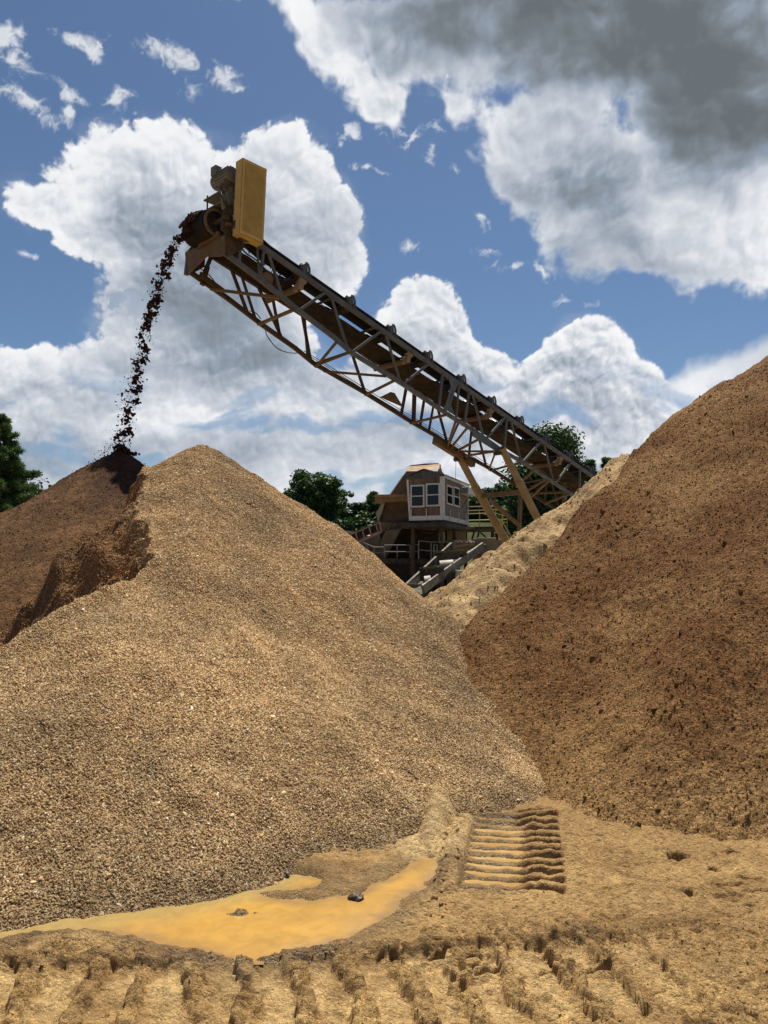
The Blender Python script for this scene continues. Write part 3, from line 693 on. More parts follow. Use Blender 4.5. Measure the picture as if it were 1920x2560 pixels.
# ---- gravel pile: heaped pebbles on a gravelly body
M_gravel = attr_mat('pea_gravel', rough=.8, bump=.004, bscale=140, nvar=.12, nsc=40, fine=(500, .12), spec=.3)
PAL = np.array([(.62, .44, .22), (.56, .385, .185), (.50, .335, .155), (.41, .25, .12), (.70, .53, .30), (.32, .20, .105), (.60, .42, .22), (.54, .335, .155), (.88, .78, .58)])
def build_gravel():
    r = np.random.RandomState(11)
    def patch(x, y): return np.clip(1 + .28 * fbm(x * .8, y * .8, 171, 4) + .12 * fbm(x * 3, y * 3, 172, 4), .6, 1.35)
    def cut_dark(x, y):                      # darker, browner gravel on the cut face
        s = poly_inside(x, y, SCOOP); return 1 - sstep(s, -.02, .12)[:, None] * np.array([.40, .53, .64])
    def foot(x, y): return 1 - .30 * sstep(-h_gravel(x, y) + .04 * fbm(x * 3, y * 3, 177, 3), -.14, -.03)      # wet toe
    rel = lambda x, y: h_gravel(x, y) + .010 * fbm(x * 7, y * 7, 173, 3, .5) + .020 * clods(x, y, 5, 175, .75)
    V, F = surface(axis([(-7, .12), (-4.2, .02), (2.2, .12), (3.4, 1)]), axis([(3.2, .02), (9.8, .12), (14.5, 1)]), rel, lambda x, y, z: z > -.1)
    C = np.array([.20, .12, .055])[None] * (patch(V[:, 0], V[:, 1]) * foot(V[:, 0], V[:, 1]))[:, None] * cut_dark(V[:, 0], V[:, 1])  # body coloured darker than the pebbles, painting shade into their gaps
    def tn(n, x, y):
        p = np.array([.15, .17, .16, .10, .12, .07, .12, .08, .03]); return PAL[r.choice(len(PAL), n, p=p / p.sum())] * r.uniform(.8, 1.15, (n, 1)) * (patch(x, y) * foot(x, y))[:, None] * cut_dark(x, y)
    asp = ((.9, 1.55), (.7, 1.05), (.45, .8))
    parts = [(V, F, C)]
    parts.append(scatter(rel, 270000, (-3.9, 1.5, 3.4, 6.4), lambda n, x, y: r.uniform(.0048, .0084, n), r, tint=tn, aspect=asp, sink=.2, jag=.2))
    parts.append(scatter(rel, 225000, (-4.2, 1.9, 6.0, 9.6), lambda n, x, y: r.uniform(.0062, .0100, n), r, tint=tn, base=octa(), aspect=asp, sink=.2, jag=.15, mask=lambda x, y, z: r.uniform(size=len(x)) < .9))
    parts.append(scatter(rel, 1500, (-3.9, 1.4, 3.6, 8.5), lambda n, x, y: r.uniform(.009, .016, n), r, tint=lambda n, x, y: tn(n, x, y) * 1.25, aspect=asp, sink=.1))
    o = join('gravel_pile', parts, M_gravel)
    print('gravel faces', len(o.data.polygons))
    tag(o, 'tall cone of tan pebble gravel in the middle foreground with a scooped left side', 'gravel pile')
build_gravel()

# ---- a few loose stones
def stone(px, py, r_, label, colr, z=0.0, seed=1, flat=1.0):
    rs_ = np.random.RandomState(seed); bm_v, bm_f = ico(); import bmesh
    bm = bmesh.new(); bmesh.ops.create_icosphere(bm, subdivisions=3, radius=1)
    p = gnd(px, py, z)
    for v_ in bm.verts:
        c = v_.co; k = 1 + .28 * math.sin(c.x * 3.1 + seed) * math.cos(c.y * 2.7 + seed) + .12 * math.sin(c.z * 7 + c.x * 5 + seed); v_.co = Vector((c.x * r_ * 1.35 * k, c.y * r_ * k, c.z * r_ * .7 * flat * k))
    me = bpy.data.meshes.new('stone'); bm.to_mesh(me); bm.free(); o = bpy.data.objects.new('stone', me); col.objects.link(o); o.location = (p.x, p.y, z + r_ * .25); o.rotation_euler = (0, 0, seed)
    me.materials.append(surf('stone_surface', colr, tuple(k * .6 for k in colr), rough=.45, nscale=25, bump=.004, bscale=60)); tag(o, label, 'stone')
stone(891, 2247, .030, 'dark wet stone sitting in the orange puddle', (.09, .06, .04), 0.0, 3)
stone(715, 2186, .020, 'small dark stone at the toe of the gravel beside the puddle', (.10, .075, .055), .01, 5)
stone(648, 2184, .026, 'flat pale stone at the toe of the gravel beside the puddle', (.62, .54, .42), .015, 6, .5)

# ---- puddles
def water(name, col1, col2, rough):
    m, N = mat(name); tc = N.n('TexCoord'); v = tc.outputs['Object']
    c = N.mix(N.ss(N.noise(v, 3.0, 6, .6, 1.2), .35, .65), col1, col2); c = N.mix(N.m('MULTIPLY', N.ss(N.noise(v, 16, 4, .6), .55, .75), .35), c, tuple(k * .8 for k in col1))
    p = N.n('BsdfPrincipled'); N.put(p.inputs['Base Color'], c); p.inputs['Roughness'].default_value = rough
    p.inputs['Specular IOR Level'].default_value = .7; p.inputs['IOR'].default_value = 1.38
    b = N.n('Bump'); b.inputs['Strength'].default_value = 1; b.inputs['Distance'].default_value = .0012; N.put(b.inputs['Height'], N.noise(v, 30, 3, .5)); N.put(p.inputs['Normal'], b.outputs[0])
    mo = N.n('OutputMaterial'); N.t.links.new(p.outputs[0], mo.inputs[0]); return m
M_water2 = water('thin_muddy_water', (.36, .215, .065), (.42, .27, .10), .10)
def water_attr():
    m, N = mat('muddy_water'); tc = N.n('TexCoord'); v = tc.outputs['Object']; a = N.n('Attribute', attribute_name='tint')
    c = N.vm('SCALE', a.outputs['Color'], scale=N.ss(N.noise(v, 9, 6, .6, 1.0), .3, .7, .9, 1.1))
    p = N.n('BsdfPrincipled'); N.put(p.inputs['Base Color'], c); p.inputs['Roughness'].default_value = .05; p.inputs['Specular IOR Level'].default_value = .8; p.inputs['IOR'].default_value = 1.38
    b = N.n('Bump'); b.inputs['Strength'].default_value = 1; b.inputs['Distance'].default_value = .0010; N.put(b.inputs['Height'], N.noise(v, 26, 3, .5)); N.put(p.inputs['Normal'], b.outputs[0])
    mo = N.n('OutputMaterial'); N.t.links.new(p.outputs[0], mo.inputs[0]); return m
M_water = water_attr()
def puddle(pts, z, m, name='puddle'):
    mb = MB(); c = Vector((sum(p[0] for p in pts) / len(pts), sum(p[1] for p in pts) / len(pts), z))
    mb.prism([(p[0], p[1], z - .03) for p in pts], (0, 0, .03)); o = mb.build(name, m); tag(o, kind='structure')
def big_puddle():
    xs_ = np.arange(-2.6, .75, .02); ys_ = np.arange(3.1, 4.9, .02); X, Y = np.meshgrid(xs_, ys_); x = X.ravel(); y = Y.ravel()
    P_ = [(p.x, p.y) for p in (gnd(-150, 2330), gnd(60, 2262), gnd(800, 2145), gnd(1110, 2105), gnd(1112, 2200), gnd(1050, 2290), gnd(850, 2400), gnd(560, 2425), gnd(350, 2390), gnd(0, 2390), gnd(-150, 2390))]
    F = grid_faces(len(xs_), len(ys_)); F = F[((poly_inside(x, y, P_) > 0) & ((poly_inside(x, y, PUD) > -.015) | (y > 3.75)))[F].any(1)]
    o = mesh_np('puddle', np.stack([x, y, 0 * x], 1), F, material=M_water, smooth=True)
    s = poly_inside(x + .03 * fbm(x * 5, y * 5, 83, 4), y + .02 * fbm(x * 6, y * 6, 84, 4), PUD); n = fbm(x * 1.6, y * 3.5, 301, 5); n2 = fbm(x * 7, y * 12, 302, 4)
    deep = np.array([.48, .275, .062]); mid_ = np.array([.41, .238, .066]); shal = np.array([.27, .17, .075]); grn = np.array([.34, .255, .10])
    t = np.clip(.5 + .9 * n + .35 * n2, 0, 1)[:, None]; c = mid_ * (1 - t) + deep * t
    e = (1 - sstep(s + .03 * n2, -.02, .10))[:, None]; c = c * (1 - .8 * e) + shal * .8 * e
    g = (sstep(h_gravel(x, y), -.16, .0))[:, None]; c = c * (1 - .8 * g) + grn * .8 * g
    vcol(o, 'tint', c); tag(o, kind='structure')
big_puddle()
tq = [T0 - Vector((TN.x, TN.y, 0)) * .27 - Vector((TD.x, TD.y, 0)) * -.03, T0 + Vector((TN.x, TN.y, 0)) * .10 + Vector((TD.x, TD.y, 0)) * .03, T0 + Vector((TN.x, TN.y, 0)) * .10 + Vector((TD.x, TD.y, 0)) * (TLEN - .25), T0 - Vector((TN.x, TN.y, 0)) * .27 + Vector((TD.x, TD.y, 0)) * (TLEN - .25)]
puddle([(p.x, p.y) for p in tq], -.0155, M_water2)
# ------------------------------------------------------------------ conveyor (stacker): local frame s = along, w = across (0 = near side), z = up
CA = R(43.5); CE = Vector((math.sin(CA), math.cos(CA), 0)); CW = Vector((-math.cos(CA), math.sin(CA), 0))
CO = at(770, 672, 13.8); CO.z = 0; TWD = 1.10
def near(px, py, w=0.0):
    d = ray(px, py); o = Vector((0, 0, CAMZ)); n = CW; base = CO + CW * w
    t = (base - o).dot(n) / d.dot(n); p = o + d * t
    return (p - CO).dot(CE), p.z
def C(s, w, z): return CO + CE * s + CW * w + Vector((0, 0, z))
sA, zA = near(651, 615); sB, zB = near(1470, 1183)
def ztop(s): return zA + (zB - zA) * (s - sA) / (sB - sA)
_bot = [near(*p) for p in ((565,635),(660,706),(747,777),(831,840),(876,880),(1003,958),(1119,1036),(1181,1074),(1254,1126),(1306,1155),(1421,1231))]
def zbot(s): return float(np.interp(s, [b[0] for b in _bot], [b[1] for b in _bot])) if s < _bot[-1][0] else _bot[-1][1] + (s - _bot[-1][0]) * (zB - zA) / (sB - sA)
S_HEAD = _bot[0][0]; S_TAIL = near(1421, 1231)[0] + 9.0
SLOPE = (zB - zA) / (sB - sA); CDIR = (CE + Vector((0, 0, SLOPE))).normalized(); CUP = CW.cross(CDIR); CUP = CUP if CUP.z > 0 else -CUP
def sn(px, py, w=0.0): return near(px, py, w)[0]
def sf(px, py): return near(px, py, TWD)[0]

M_steelgrey = surf('grey_painted_steel', (.090, .098, .105), (.062, .068, .075), rough=.6, dirt=(.11, .085, .055), dirt_amt=.25, nscale=3)
M_ochre = surf('ochre_dusty_steel', (.145, .092, .040), (.10, .062, .026), rough=.7, dirt=(.12, .055, .02), dirt_amt=.6, nscale=4, bump=.003)
M_rusty = surf('rusty_steel', (.060, .037, .019), (.040, .024, .013), rough=.85, dirt=(.11, .068, .03), dirt_amt=.45, nscale=5, bump=.004)
M_yellow = surf('faded_yellow_paint', (.53, .36, .085), (.44, .295, .07), rough=.6, dirt=(.36, .23, .08), dirt_amt=.5, nscale=4)
M_rubber = surf('black_belt_rubber', (.010, .010, .011), (.016, .014, .012), rough=.8, spec=.2, dirt=(.03, .02, .012), dirt_amt=.5, nscale=2)
M_beltback = surf('dirty_return_belt', (.020, .013, .008), (.012, .009, .007), rough=.85, spec=.2, dirt=(.055, .032, .013), dirt_amt=.7, nscale=3, grime_scale=1.6)
M_black = surf('black_enamel', (.02, .022, .028), (.03, .028, .026), rough=.3, nscale=6, dirt=(.12, .07, .03), dirt_amt=.35)
M_motor = surf('dusty_grey_green_enamel', (.13, .14, .125), (.085, .092, .08), rough=.6, dirt=(.26, .19, .10), dirt_amt=.6, nscale=5)
M_pipe = surf('dusty_tan_pipe', (.21, .16, .095), (.165, .125, .07), rough=.6, dirt=(.27, .19, .10), dirt_amt=.6, nscale=3)
M_darkback = surf('guard_inside_shade', (.05, .03, .012), (.03, .02, .01), rough=.8)  # dark tone painting the shade inside the drive guard
M_cable = surf('black_cable', (.015, .015, .015), rough=.5)
CONV = thing('conveyor', 'long inclined lattice stacking conveyor with a yellow drive guard dropping soil onto the heap', 'conveyor', CO + CE * 6)

# --- carrying and return belt, one closed loop
BW = .60; W0 = (TWD - BW) / 2
pc = near(543, 558, .20); PR = .225
PS, PZ = pc[0] - 0.02, pc[1]
def belt_mesh():
    prof = []                                            # (s, z, trough)
    n_s = np.linspace(S_TAIL, PS + 1.2, 40)
    for s in n_s: prof.append((s, ztop(s) + .21, 1.0))
    for k in range(1, 7):
        s = PS + 1.2 - 1.2 * k / 6; zt = ztop(s) + .21; zp = PZ + PR + .01
        f = k / 6; prof.append((s, zt * (1 - f) + zp * f, 1 - f))
    for k in range(1, 13):
        a = math.pi / 2 + (math.pi * .93) * k / 12
        prof.append((PS + math.cos(a) * (PR + .012), PZ + math.sin(a) * (PR + .012), 0))
    s1 = sn(640, 740)
    zr = lambda s: ztop(s) - .15
    prof.append(((PS + s1) / 2, (PZ - PR + zr(s1)) / 2 - .03, 0))
    k_top = len(prof) - 6
    for s in np.linspace(s1, S_TAIL, 50): prof.append((s, zr(s) - .02 * math.sin(s * 2.3) ** 2, 0))
    xs_ = [-.30, -.2, -.11, 0, .11, .2, .30]
    V = []; n = len(xs_)
    for i, (s, z, tr) in enumerate(prof):
        a = prof[max(i - 1, 0)]; b = prof[min(i + 1, len(prof) - 1)]
        t = Vector((b[0] - a[0], b[1] - a[1])).normalized(); nx, nz = -t.y, t.x
        for th in (-.006, .006):
            for xx in xs_:
                lift = tr * max(0, abs(xx) - .11) * .68; wx = xx if tr < .01 else (xx if abs(xx) <= .11 else math.copysign(.11 + (abs(xx) - .11) * (1 - .18 * tr), xx))
                V.append(C(s + nx * th, TWD / 2 + wx, z + lift + nz * th))
    F = []
    for i in range(len(prof) - 1):
        a = i * 2 * n; b = (i + 1) * 2 * n
        for j in range(n - 1):
            F.append((a + j, a + j + 1, b + j + 1, b + j)); F.append((a + n + j, b + n + j, b + n + j + 1, a + n + j + 1))
        F.append((a, b, b + n, a + n)); F.append((a + n - 1, a + 2 * n - 1, b + 2 * n - 1, b + n - 1))
    return V, F, k_top
V, F, kt = belt_mesh()
nF = len(F); split = int(nF * (47 + 12) / (47 + 12 + 51))
mb = MB(); mb.add(V, F[:split]); mb.build('carrying_belt', M_rubber, CONV, smooth=True)
mb = MB(); mb.add(V, F[split:]); mb.build('return_belt', M_beltback, CONV, smooth=True)

# --- side trusses
PAIRS = [ # (pixel on top chord, pixel on bottom chord, width) near side web members
 ((604,607),(597,650),.06),((660,620),(650,683),.05),((642,608),(650,683),.03),((670,630),(707,742),.05),((816,733),(747,775),.06),((827,741),(870,872),.045),((955,829),(879,878),.06),((963,834),(1002,955),.045),((1074,909),(1007,961),.06),
 ((1107,935),(1097,1017),.07),((1148,961),(1140,1045),.045),((1173,979),(1161,1056),.07),((1181,984),(1209,1088),.045),((1265,1044),(1215,1092),.06),((1268,1047),(1260,1117),.07),((1277,1053),(1303,1149),.045),((1354,1106),(1307,1153),.06),((1360,1111),(1384,1201),.045),((1429,1158),(1388,1206),.06),((1450,1172),(1448,1213),.08)]
def truss(w, name, mt, pairs_s):
    mb = MB(); mb.bar(C(S_HEAD + .25, w, ztop(S_HEAD + .25)), C(S_TAIL, w, ztop(S_TAIL)), .06, .085, up=CUP)
    mb.build('top_chord', mt, CONV)
    mb = MB(); ss_ = [S_HEAD] + [b[0] for b in _bot[1:]] + [S_TAIL]
    for a, b in zip(ss_[:-1], ss_[1:]): mb.bar(C(a, w, zbot(a)), C(b + .02, w, zbot(b + .02)), .06, .08, up=CUP)
    mb.build('bottom_chord', mt, CONV)
    for (a, b, wd) in pairs_s:
        MB().bar(C(a, w + .004, ztop(a)), C(b, w + .004, zbot(b)), wd * .82, .04, up=CW).build('web_strut', mt, CONV)
ps = [(sn(*a), sn(*b), wd) for a, b, wd in PAIRS]
s_ = ps[-1][0]
while s_ < S_TAIL - 1.6: ps += [(s_ + 1.3, s_ + .4, .06), (s_ + 1.35, s_ + 1.75, .045)]; s_ += 1.45
truss(0.0, 'near', M_steelgrey, ps)
FW = [((570,1150),(690,1440)),((1110,1470),(1180,1659))]
far_s = []
for (b_, t_, wd) in (((504,697),(516,665),.08),((620,777),(585,693),.07),((640,790),(622,740),.05),((701,829),(691,780),.06),((706,835),(676,780),.06),((777,900),(763,828),.07),((770,893),(765,835),.05),((786,903),(841,866),.05),((913,977),(882,895),.07),((1003,1030),(1012,978),.08),((1034,1052),(1036,990),.13),((1050,1062),(1058,1008),.07),((1072,1075),(1081,1022),.05),((1119,1103),(1101,1045),.07),((1122,1101),(1139,1056),.05),((1172,1131),(1177,1080),.06),((1216,1163),(1201,1111),.06),((1290,1205),(1333,1178),.05),((1362,1248),(1366,1205),.06)):
    sb, _z = near(*b_, TWD); st_, zt_ = near(*t_, TWD); k_ = (ztop(sb) - zbot(sb)) / max(zt_ - _z, .1); far_s.append((sb + (st_ - sb) * k_, sb, wd))
a_ = sf(1372, 1265)
while a_ < S_TAIL - 1.4: far_s += [(a_ + .05, a_ + .62, .06), (a_ + 1.2, a_ + .66, .05)]; a_ += 1.24
truss(TWD, 'far', M_rusty, far_s)
# splice plates where the two lengths of truss are bolted together
sj = sn(1130, 950); sjb = sn(1118, 1036)
for k, off in enumerate((-.075, .02)):
    mb = MB()
    for (sx, z0, z1) in ((0, 0, 1),):
        a, b = sj + off, sjb + off + .0
        P = [C(a - (.10 if k == 0 else 0), -.045, ztop(a) - .04), C(a + (.08 if k == 0 else .18), -.045, ztop(a) - .04), C(a + (.08 if k == 0 else .055), -.045, ztop(a) - .22), C(b + (.075 if k == 0 else .055), -.045, zbot(b) + .22), C(b + (.075 if k == 0 else .18), -.045, zbot(b) + .04), C(b - (.12 if k == 0 else 0), -.045, zbot(b) + .04), C(b - .015, -.045, zbot(b) + .20), C(a - .015, -.045, ztop(a) - .20)]
        mb.prism(P, CW * .012)
    mb.build('splice_plate', M_steelgrey, CONV)
# --- bottom lattice
mb = MB()
def zb2(s): return zbot(s) - .05
LACE = [((527,713),(698,757),.07),((646,800),(735,775),.08),((786,903),(871,870),.05),((790,908),(841,866),.05),((809,918),(965,944),.05),((913,977),(984,958),.06),((1026,1052),(1113,1034),.08),((1119,1103),(1139,1055),.06),((1127,1103),(1167,1070),.045),((1140,1117),(1203,1107),.06),((1158,1143),(1248,1131),.08),((1140,1120),(1250,1150),.07),((1222,1163),(1242,1143),.04),((1225,1164),(1300,1154),.05),((1290,1205),(1333,1178),.05),((1312,1209),(1365,1202),.06),((1320,1224),(1413,1238),.09),((1330,1235),(1372,1264),.06)]
for (f_, n_, wd) in LACE:
    a = sf(*f_); b = sn(*n_); MB().bar(C(a, TWD, zb2(a)), C(b, 0, zb2(b)), wd * .8, .045).build('bottom_lace', M_ochre, CONV)
for a in np.arange(S_TAIL - 9, S_TAIL, 1.2): MB().bar(C(a, 0, zb2(a)), C(a + .6, TWD, zb2(a + .6)), .05).build('bottom_lace', M_ochre, CONV)
# crumpled gusset and the saddle beam over the far leg
a = sf(948, 975); MB().prism([C(a - .25, TWD * .75, zb2(a - .25)), C(a + .02, TWD * .7, zb2(a) + .22), C(a + .1, TWD * .66, zb2(a) + .2), C(a + .3, TWD * .6, zb2(a + .3))], CW * .02).build('gusset', M_ochre, CONV)
a0, z0 = near(1087, 1100, TWD + .05); a1, z1 = near(1183, 1160, TWD + .05)
MB().bar(C(a0, TWD + .05, z0), C(a1, TWD + .05, z1), .14, .17, up=CUP).build('saddle_beam', M_ochre, CONV)
p_ = [near(px, py, -.05) for px, py in ((1182,1072),(1266,1130),(1252,1136),(1181,1090))]
MB().prism([C(a, -.055, z) for a, z in p_], CW * .015).build('side_plate', M_steelgrey, CONV)
# --- idlers: troughed roller sets standing on the top chords
idl = [(770,664),(888,749),(987,819),(1080,884),(1162,944),(1235,997),(1309,1048),(1372,1094),(1431,1136),(1482,1178)]
s0 = sn(770, 690); step = (sn(1431, 1160) - s0) / 8
def idler_proto(s):
    z = ztop(s) + .06; fr = MB().bar(C(s, -.04, z), C(s, TWD + .04, z), .10, .05, up=CUP).build('idler_frame', M_rusty, CONV)
    for w0, w1, z0, z1 in ((.16, .43, .25, .085), (.44, .66, .075, .075), (.67, .94, .085, .25)):
        MB().tube([C(s, w0, z + z0), C(s, w1, z + z1)], .05, 12).build('roller', M_black, fr, smooth=True)
    for w_, sg in ((.06, 1), (TWD - .06, -1)):
        mb = MB(); b = .055; o = w_
        P = [C(s - b, o, z - .02), C(s + b, o, z - .02), C(s + b * .8, o, z + .17), C(s + .015, o, z + .235), C(s - .03, o, z + .235), C(s - b, o, z + .17)]
        mb.prism(P, CW * .09 * sg)
        oo = o - sg * .022
        for a_, b_ in (((.07, -.02), (.062, .17)), ((.062, .165), (.025, .24)), ((.03, .238), (-.03, .238))):
            mb.bar(C(s + a_[0], oo, z + a_[1]), C(s + b_[0], oo, z + b_[1]), .045, .022, up=CW)
        mb.build('idler_bracket', M_steelgrey if sg > 0 else M_rusty, fr)
    return fr
proto = idler_proto(s0)
for k in range(1, 15):
    s = s0 + step * k
    if s > S_TAIL - .3: break
    d = CE * (s - s0) + Vector((0, 0, ztop(s) - ztop(s0)))
    c = proto.copy(); col.objects.link(c); c.location = proto.location + d; c.parent = CONV
    for ch in proto.children:
        e = ch.copy(); col.objects.link(e); e.parent = c
# --- return rollers hung under the top chord
for (px, py) in ((741,703),(1010,890),(1215,1033),(1390,1155)):
    s = sn(px, py, .15); z = ztop(s) - .23
    rr = MB().tube([C(s, .10, z), C(s, TWD - .1, z)], .062, 12).build('return_roller', M_ochre, CONV, smooth=True)
    mb = MB(); mb.box(C(s + .06, .0 + .03, z + .18), (.16, .05, .16), (CDIR, CW, CUP)); mb.box(C(s + .02, .07, z + .06), (.11, .10, .18), (CDIR, CW, CUP)); mb.box(C(s - .04, .12, z + .0), (.07, .06, .14), (CDIR, CW, CUP))
    mb.build('roller_hanger', M_pipe, rr, bevel=.008)
# small angle cross braces between the two top chords
for s in np.arange(s0 + .65, S_TAIL, step): MB().bar(C(s, 0, ztop(s) + .0), C(s + .1, TWD, ztop(s) + .0), .05, .03).build('cross_brace', M_steelgrey, CONV)
# --- head end: pulley, end plate, bearing plate, scraper
hp = MB(); hp.tube([C(PS, .20, PZ), C(PS, .90, PZ)], PR, 36, cap=False); hp.tube([C(PS, .27, PZ), C(PS, .30, PZ)], PR - .005, 36); hp.tube([C(PS, .80, PZ), C(PS, .83, PZ)], PR - .005, 36)
hp = hp.build('head_pulley', M_black, CONV, smooth=True)
MB().tube([C(PS, -.12, PZ), C(PS, 1.12, PZ)], .045, 14).build('shaft', M_rusty, hp, smooth=True)
mb = MB(); n = 36
for k in range(n):
    a = 2 * math.pi * k / n; b = 2 * math.pi * (k + 1) / n
    q = [(math.cos(t) * r_, math.sin(t) * r_) for t in (a, b) for r_ in (PR - .03, PR + .012)]
    mb.add([C(PS + q[0][0], .185, PZ + q[0][1]), C(PS + q[1][0], .185, PZ + q[1][1]), C(PS + q[3][0], .185, PZ + q[3][1]), C(PS + q[2][0], .185, PZ + q[2][1]), C(PS + q[1][0], .215, PZ + q[1][1]), C(PS + q[3][0], .215, PZ + q[3][1]), C(PS + q[0][0], .215, PZ + q[0][1]), C(PS + q[2][0], .215, PZ + q[2][1])], [(0, 1, 2, 3), (1, 4, 5, 2), (6, 0, 3, 7)])
mb.build('pulley_rim', M_ochre, hp, smooth=True)
zb = zbot(S_HEAD) - .05
sh = S_HEAD - .06
mb = MB(); mb.prism([C(sh, -.04, zb), C(sh, -.04, zb + .34), C(sh, .12, zb + .36), C(sh, TWD + .04, zb + .40), C(sh, TWD + .04, zb), C(sh, TWD - .06, zb - .03), C(sh, TWD - .25, zb + .03), C(sh, .50, zb + .13), C(sh, .14, zb + .03)], CE * .02)
mb.build('end_plate', M_ochre, CONV)
mb = MB(); mb.bar(C(sh - .02, .1, zb + .40), C(sh - .02, TWD * .62, zb + .36), .05, .09); mb.build('end_angle', M_ochre, CONV)
MB().bar(C(sh, TWD + .02, zb - .02), C(sh + .05, TWD + .02, zb + .42), .05, .06, up=CW).build('corner_post', M_steelgrey, CONV)
MB().prism([C(sh + .05, -.045, zb - .02), C(sh + .0, -.045, zb + .34), C(sh + .25, -.045, PZ + .02), C(sh + .42, -.045, PZ - .05), C(sh + .40, -.045, zb + .25), C(sh + .28, -.045, zb + .15)], CW * .014).build('head_side_plate', M_rusty, CONV)
MB().prism([C(sh + .05, TWD + .045, zb - .02), C(sh + .0, TWD + .045, zb + .38), C(sh + .25, TWD + .045, PZ + .08), C(sh + .42, TWD + .045, PZ + .0), C(sh + .40, TWD + .045, zb + .25), C(sh + .28, TWD + .045, zb + .15)], CW * .014).build('head_side_plate', M_rusty, CONV)
# far side guard/scraper arm below the head
a = sf(545, 700); mb = MB(); mb.bar(C(a - .45, TWD - .1, zb + .02), C(a + .05, TWD - .1, zb - .16), .03, .10, up=CUP); mb.build('scraper_arm', M_rusty, CONV)
a = sf(506, 690); MB().bar(C(a, TWD, zb - .12), C(a + .1, TWD, zb + .25), .08, .06, up=CW).build('far_strut', M_rusty, CONV)
# bearing plate that carries the drive tower
def G(px, py, w): a, z = near(px, py, w); return C(a, w, z)
mb = MB(); mb.prism([G(px, py, -.06) for px, py in ((555,572),(579,592),(583,556),(582,512),(569,512),(562,524),(557,545))], CW * .05); tw = mb.build('bearing_plate', M_rusty, CONV)
MB().bar(G(573, 566, -.08), G(573, 560, -.08), .14, .10, up=CW).build('bearing', M_ochre, tw)
for a, b in (((560,525),(556,486)),((571,520),(568,480)),((578,512),(576,470))):
    MB().bar(G(*a, -.02), G(*b, -.02), .05, .05, up=CW).build('tower_post', M_motor, tw)
for (L_, R_, dz, m_) in (((527,492),(580,514),.02,M_motor),((533,473),(580,486),.02,M_motor)):
    a0, z0 = near(*R_, 0.0); pL = at(L_[0], L_[1], 13.1)
    mb = MB(); w1 = .55; s1 = a0 - .20
    mb.prism([C(s1, -.05, z0), C(s1, w1, z0), C(s1 + .42, w1, z0), C(s1 + .42, -.05, z0)], (0, 0, dz)); mb.build('motor_plate', m_, tw)
s1 = near(580, 500, 0)[0] - .18; zq = near(580, 514, 0)[1]
MB().tube([C(s1 + .04, .52, zq - .06), C(s1 + .04, .52, zq + .30)], .014, 8).build('adjusting_rod', M_rusty, tw)
MB().tube([C(s1 + .38, .52, zq - .06), C(s1 + .38, .52, zq + .30)], .014, 8).build('adjusting_rod', M_rusty, tw)
for zz, dd in ((.06, .2), (-.02, .28)):
    mb = MB(); mb.prism([C(s1 - .02, .05, zq + .2 + zz), C(s1 + .45, .05, zq + .2 + zz), C(s1 + .45, .05, zq + .28 + zz), C(s1 + .21, .05, zq + .34 + zz), C(s1 - .02, .05, zq + .28 + zz)], CW * .03); mb.build('motor_bracket', M_ochre, tw)
# motor: finned cylinder with end bell and terminal box
mz = near(575, 440, .1)[1]; ms = s1 + .20
mt = MB().tube([C(ms, .02, mz), C(ms, .38, mz)], .135, 24).build('motor', M_motor, tw, smooth=True)
mb = MB()
for k in range(18):
    a = 2 * math.pi * k / 18; q = C(ms + math.cos(a) * .142, .20, mz + math.sin(a) * .142); rd = (CE * math.cos(a) + Vector((0, 0, math.sin(a))))
    mb.box(q, (.028, .32, .008), (rd, CW, rd.cross(CW)))
mb.build('cooling_fins', M_motor, mt)
MB().tube([C(ms, .38, mz), C(ms, .44, mz), C(ms, .51, mz), C(ms, .53, mz)], [.135, .148, .12, .04], 20).build('fan_cowl', M_motor, mt, smooth=True)
MB().box(C(ms - .10, .36, mz + .13), (.13, .16, .17), (CE, CW, Vector((0, 0, 1)))).build('terminal_box', M_motor, mt, bevel=.012)
MB().box(C(ms, .22, mz - .155), (.30, .30, .04), (CE, CW, Vector((0, 0, 1)))).build('motor_foot', M_motor, mt)
def cable(pts, r, name, par, m=M_cable):
    pts = [Vector(p) for p in pts]; out = []
    for i in range(len(pts) - 1):
        p0 = pts[max(i - 1, 0)]; p1 = pts[i]; p2 = pts[i + 1]; p3 = pts[min(i + 2, len(pts) - 1)]
        for k in range(6):
            t = k / 6; out.append(.5 * ((2 * p1) + (p2 - p0) * t + (2 * p0 - 5 * p1 + 4 * p2 - p3) * t * t + (3 * p1 - p0 - 3 * p2 + p3) * t ** 3))
    out.append(pts[-1]); return MB().tube(out, r, 6).build(name, m, par, smooth=True)
cable([G(556,428,.35), G(553,445,.3), G(552,480,-.05), G(560,505,-.08), G(578,530,-.08), G(590,590,-.08), G(610,628,-.08), G(640,650,-.08), G(675,685,-.08)], .014, 'cable', CONV)
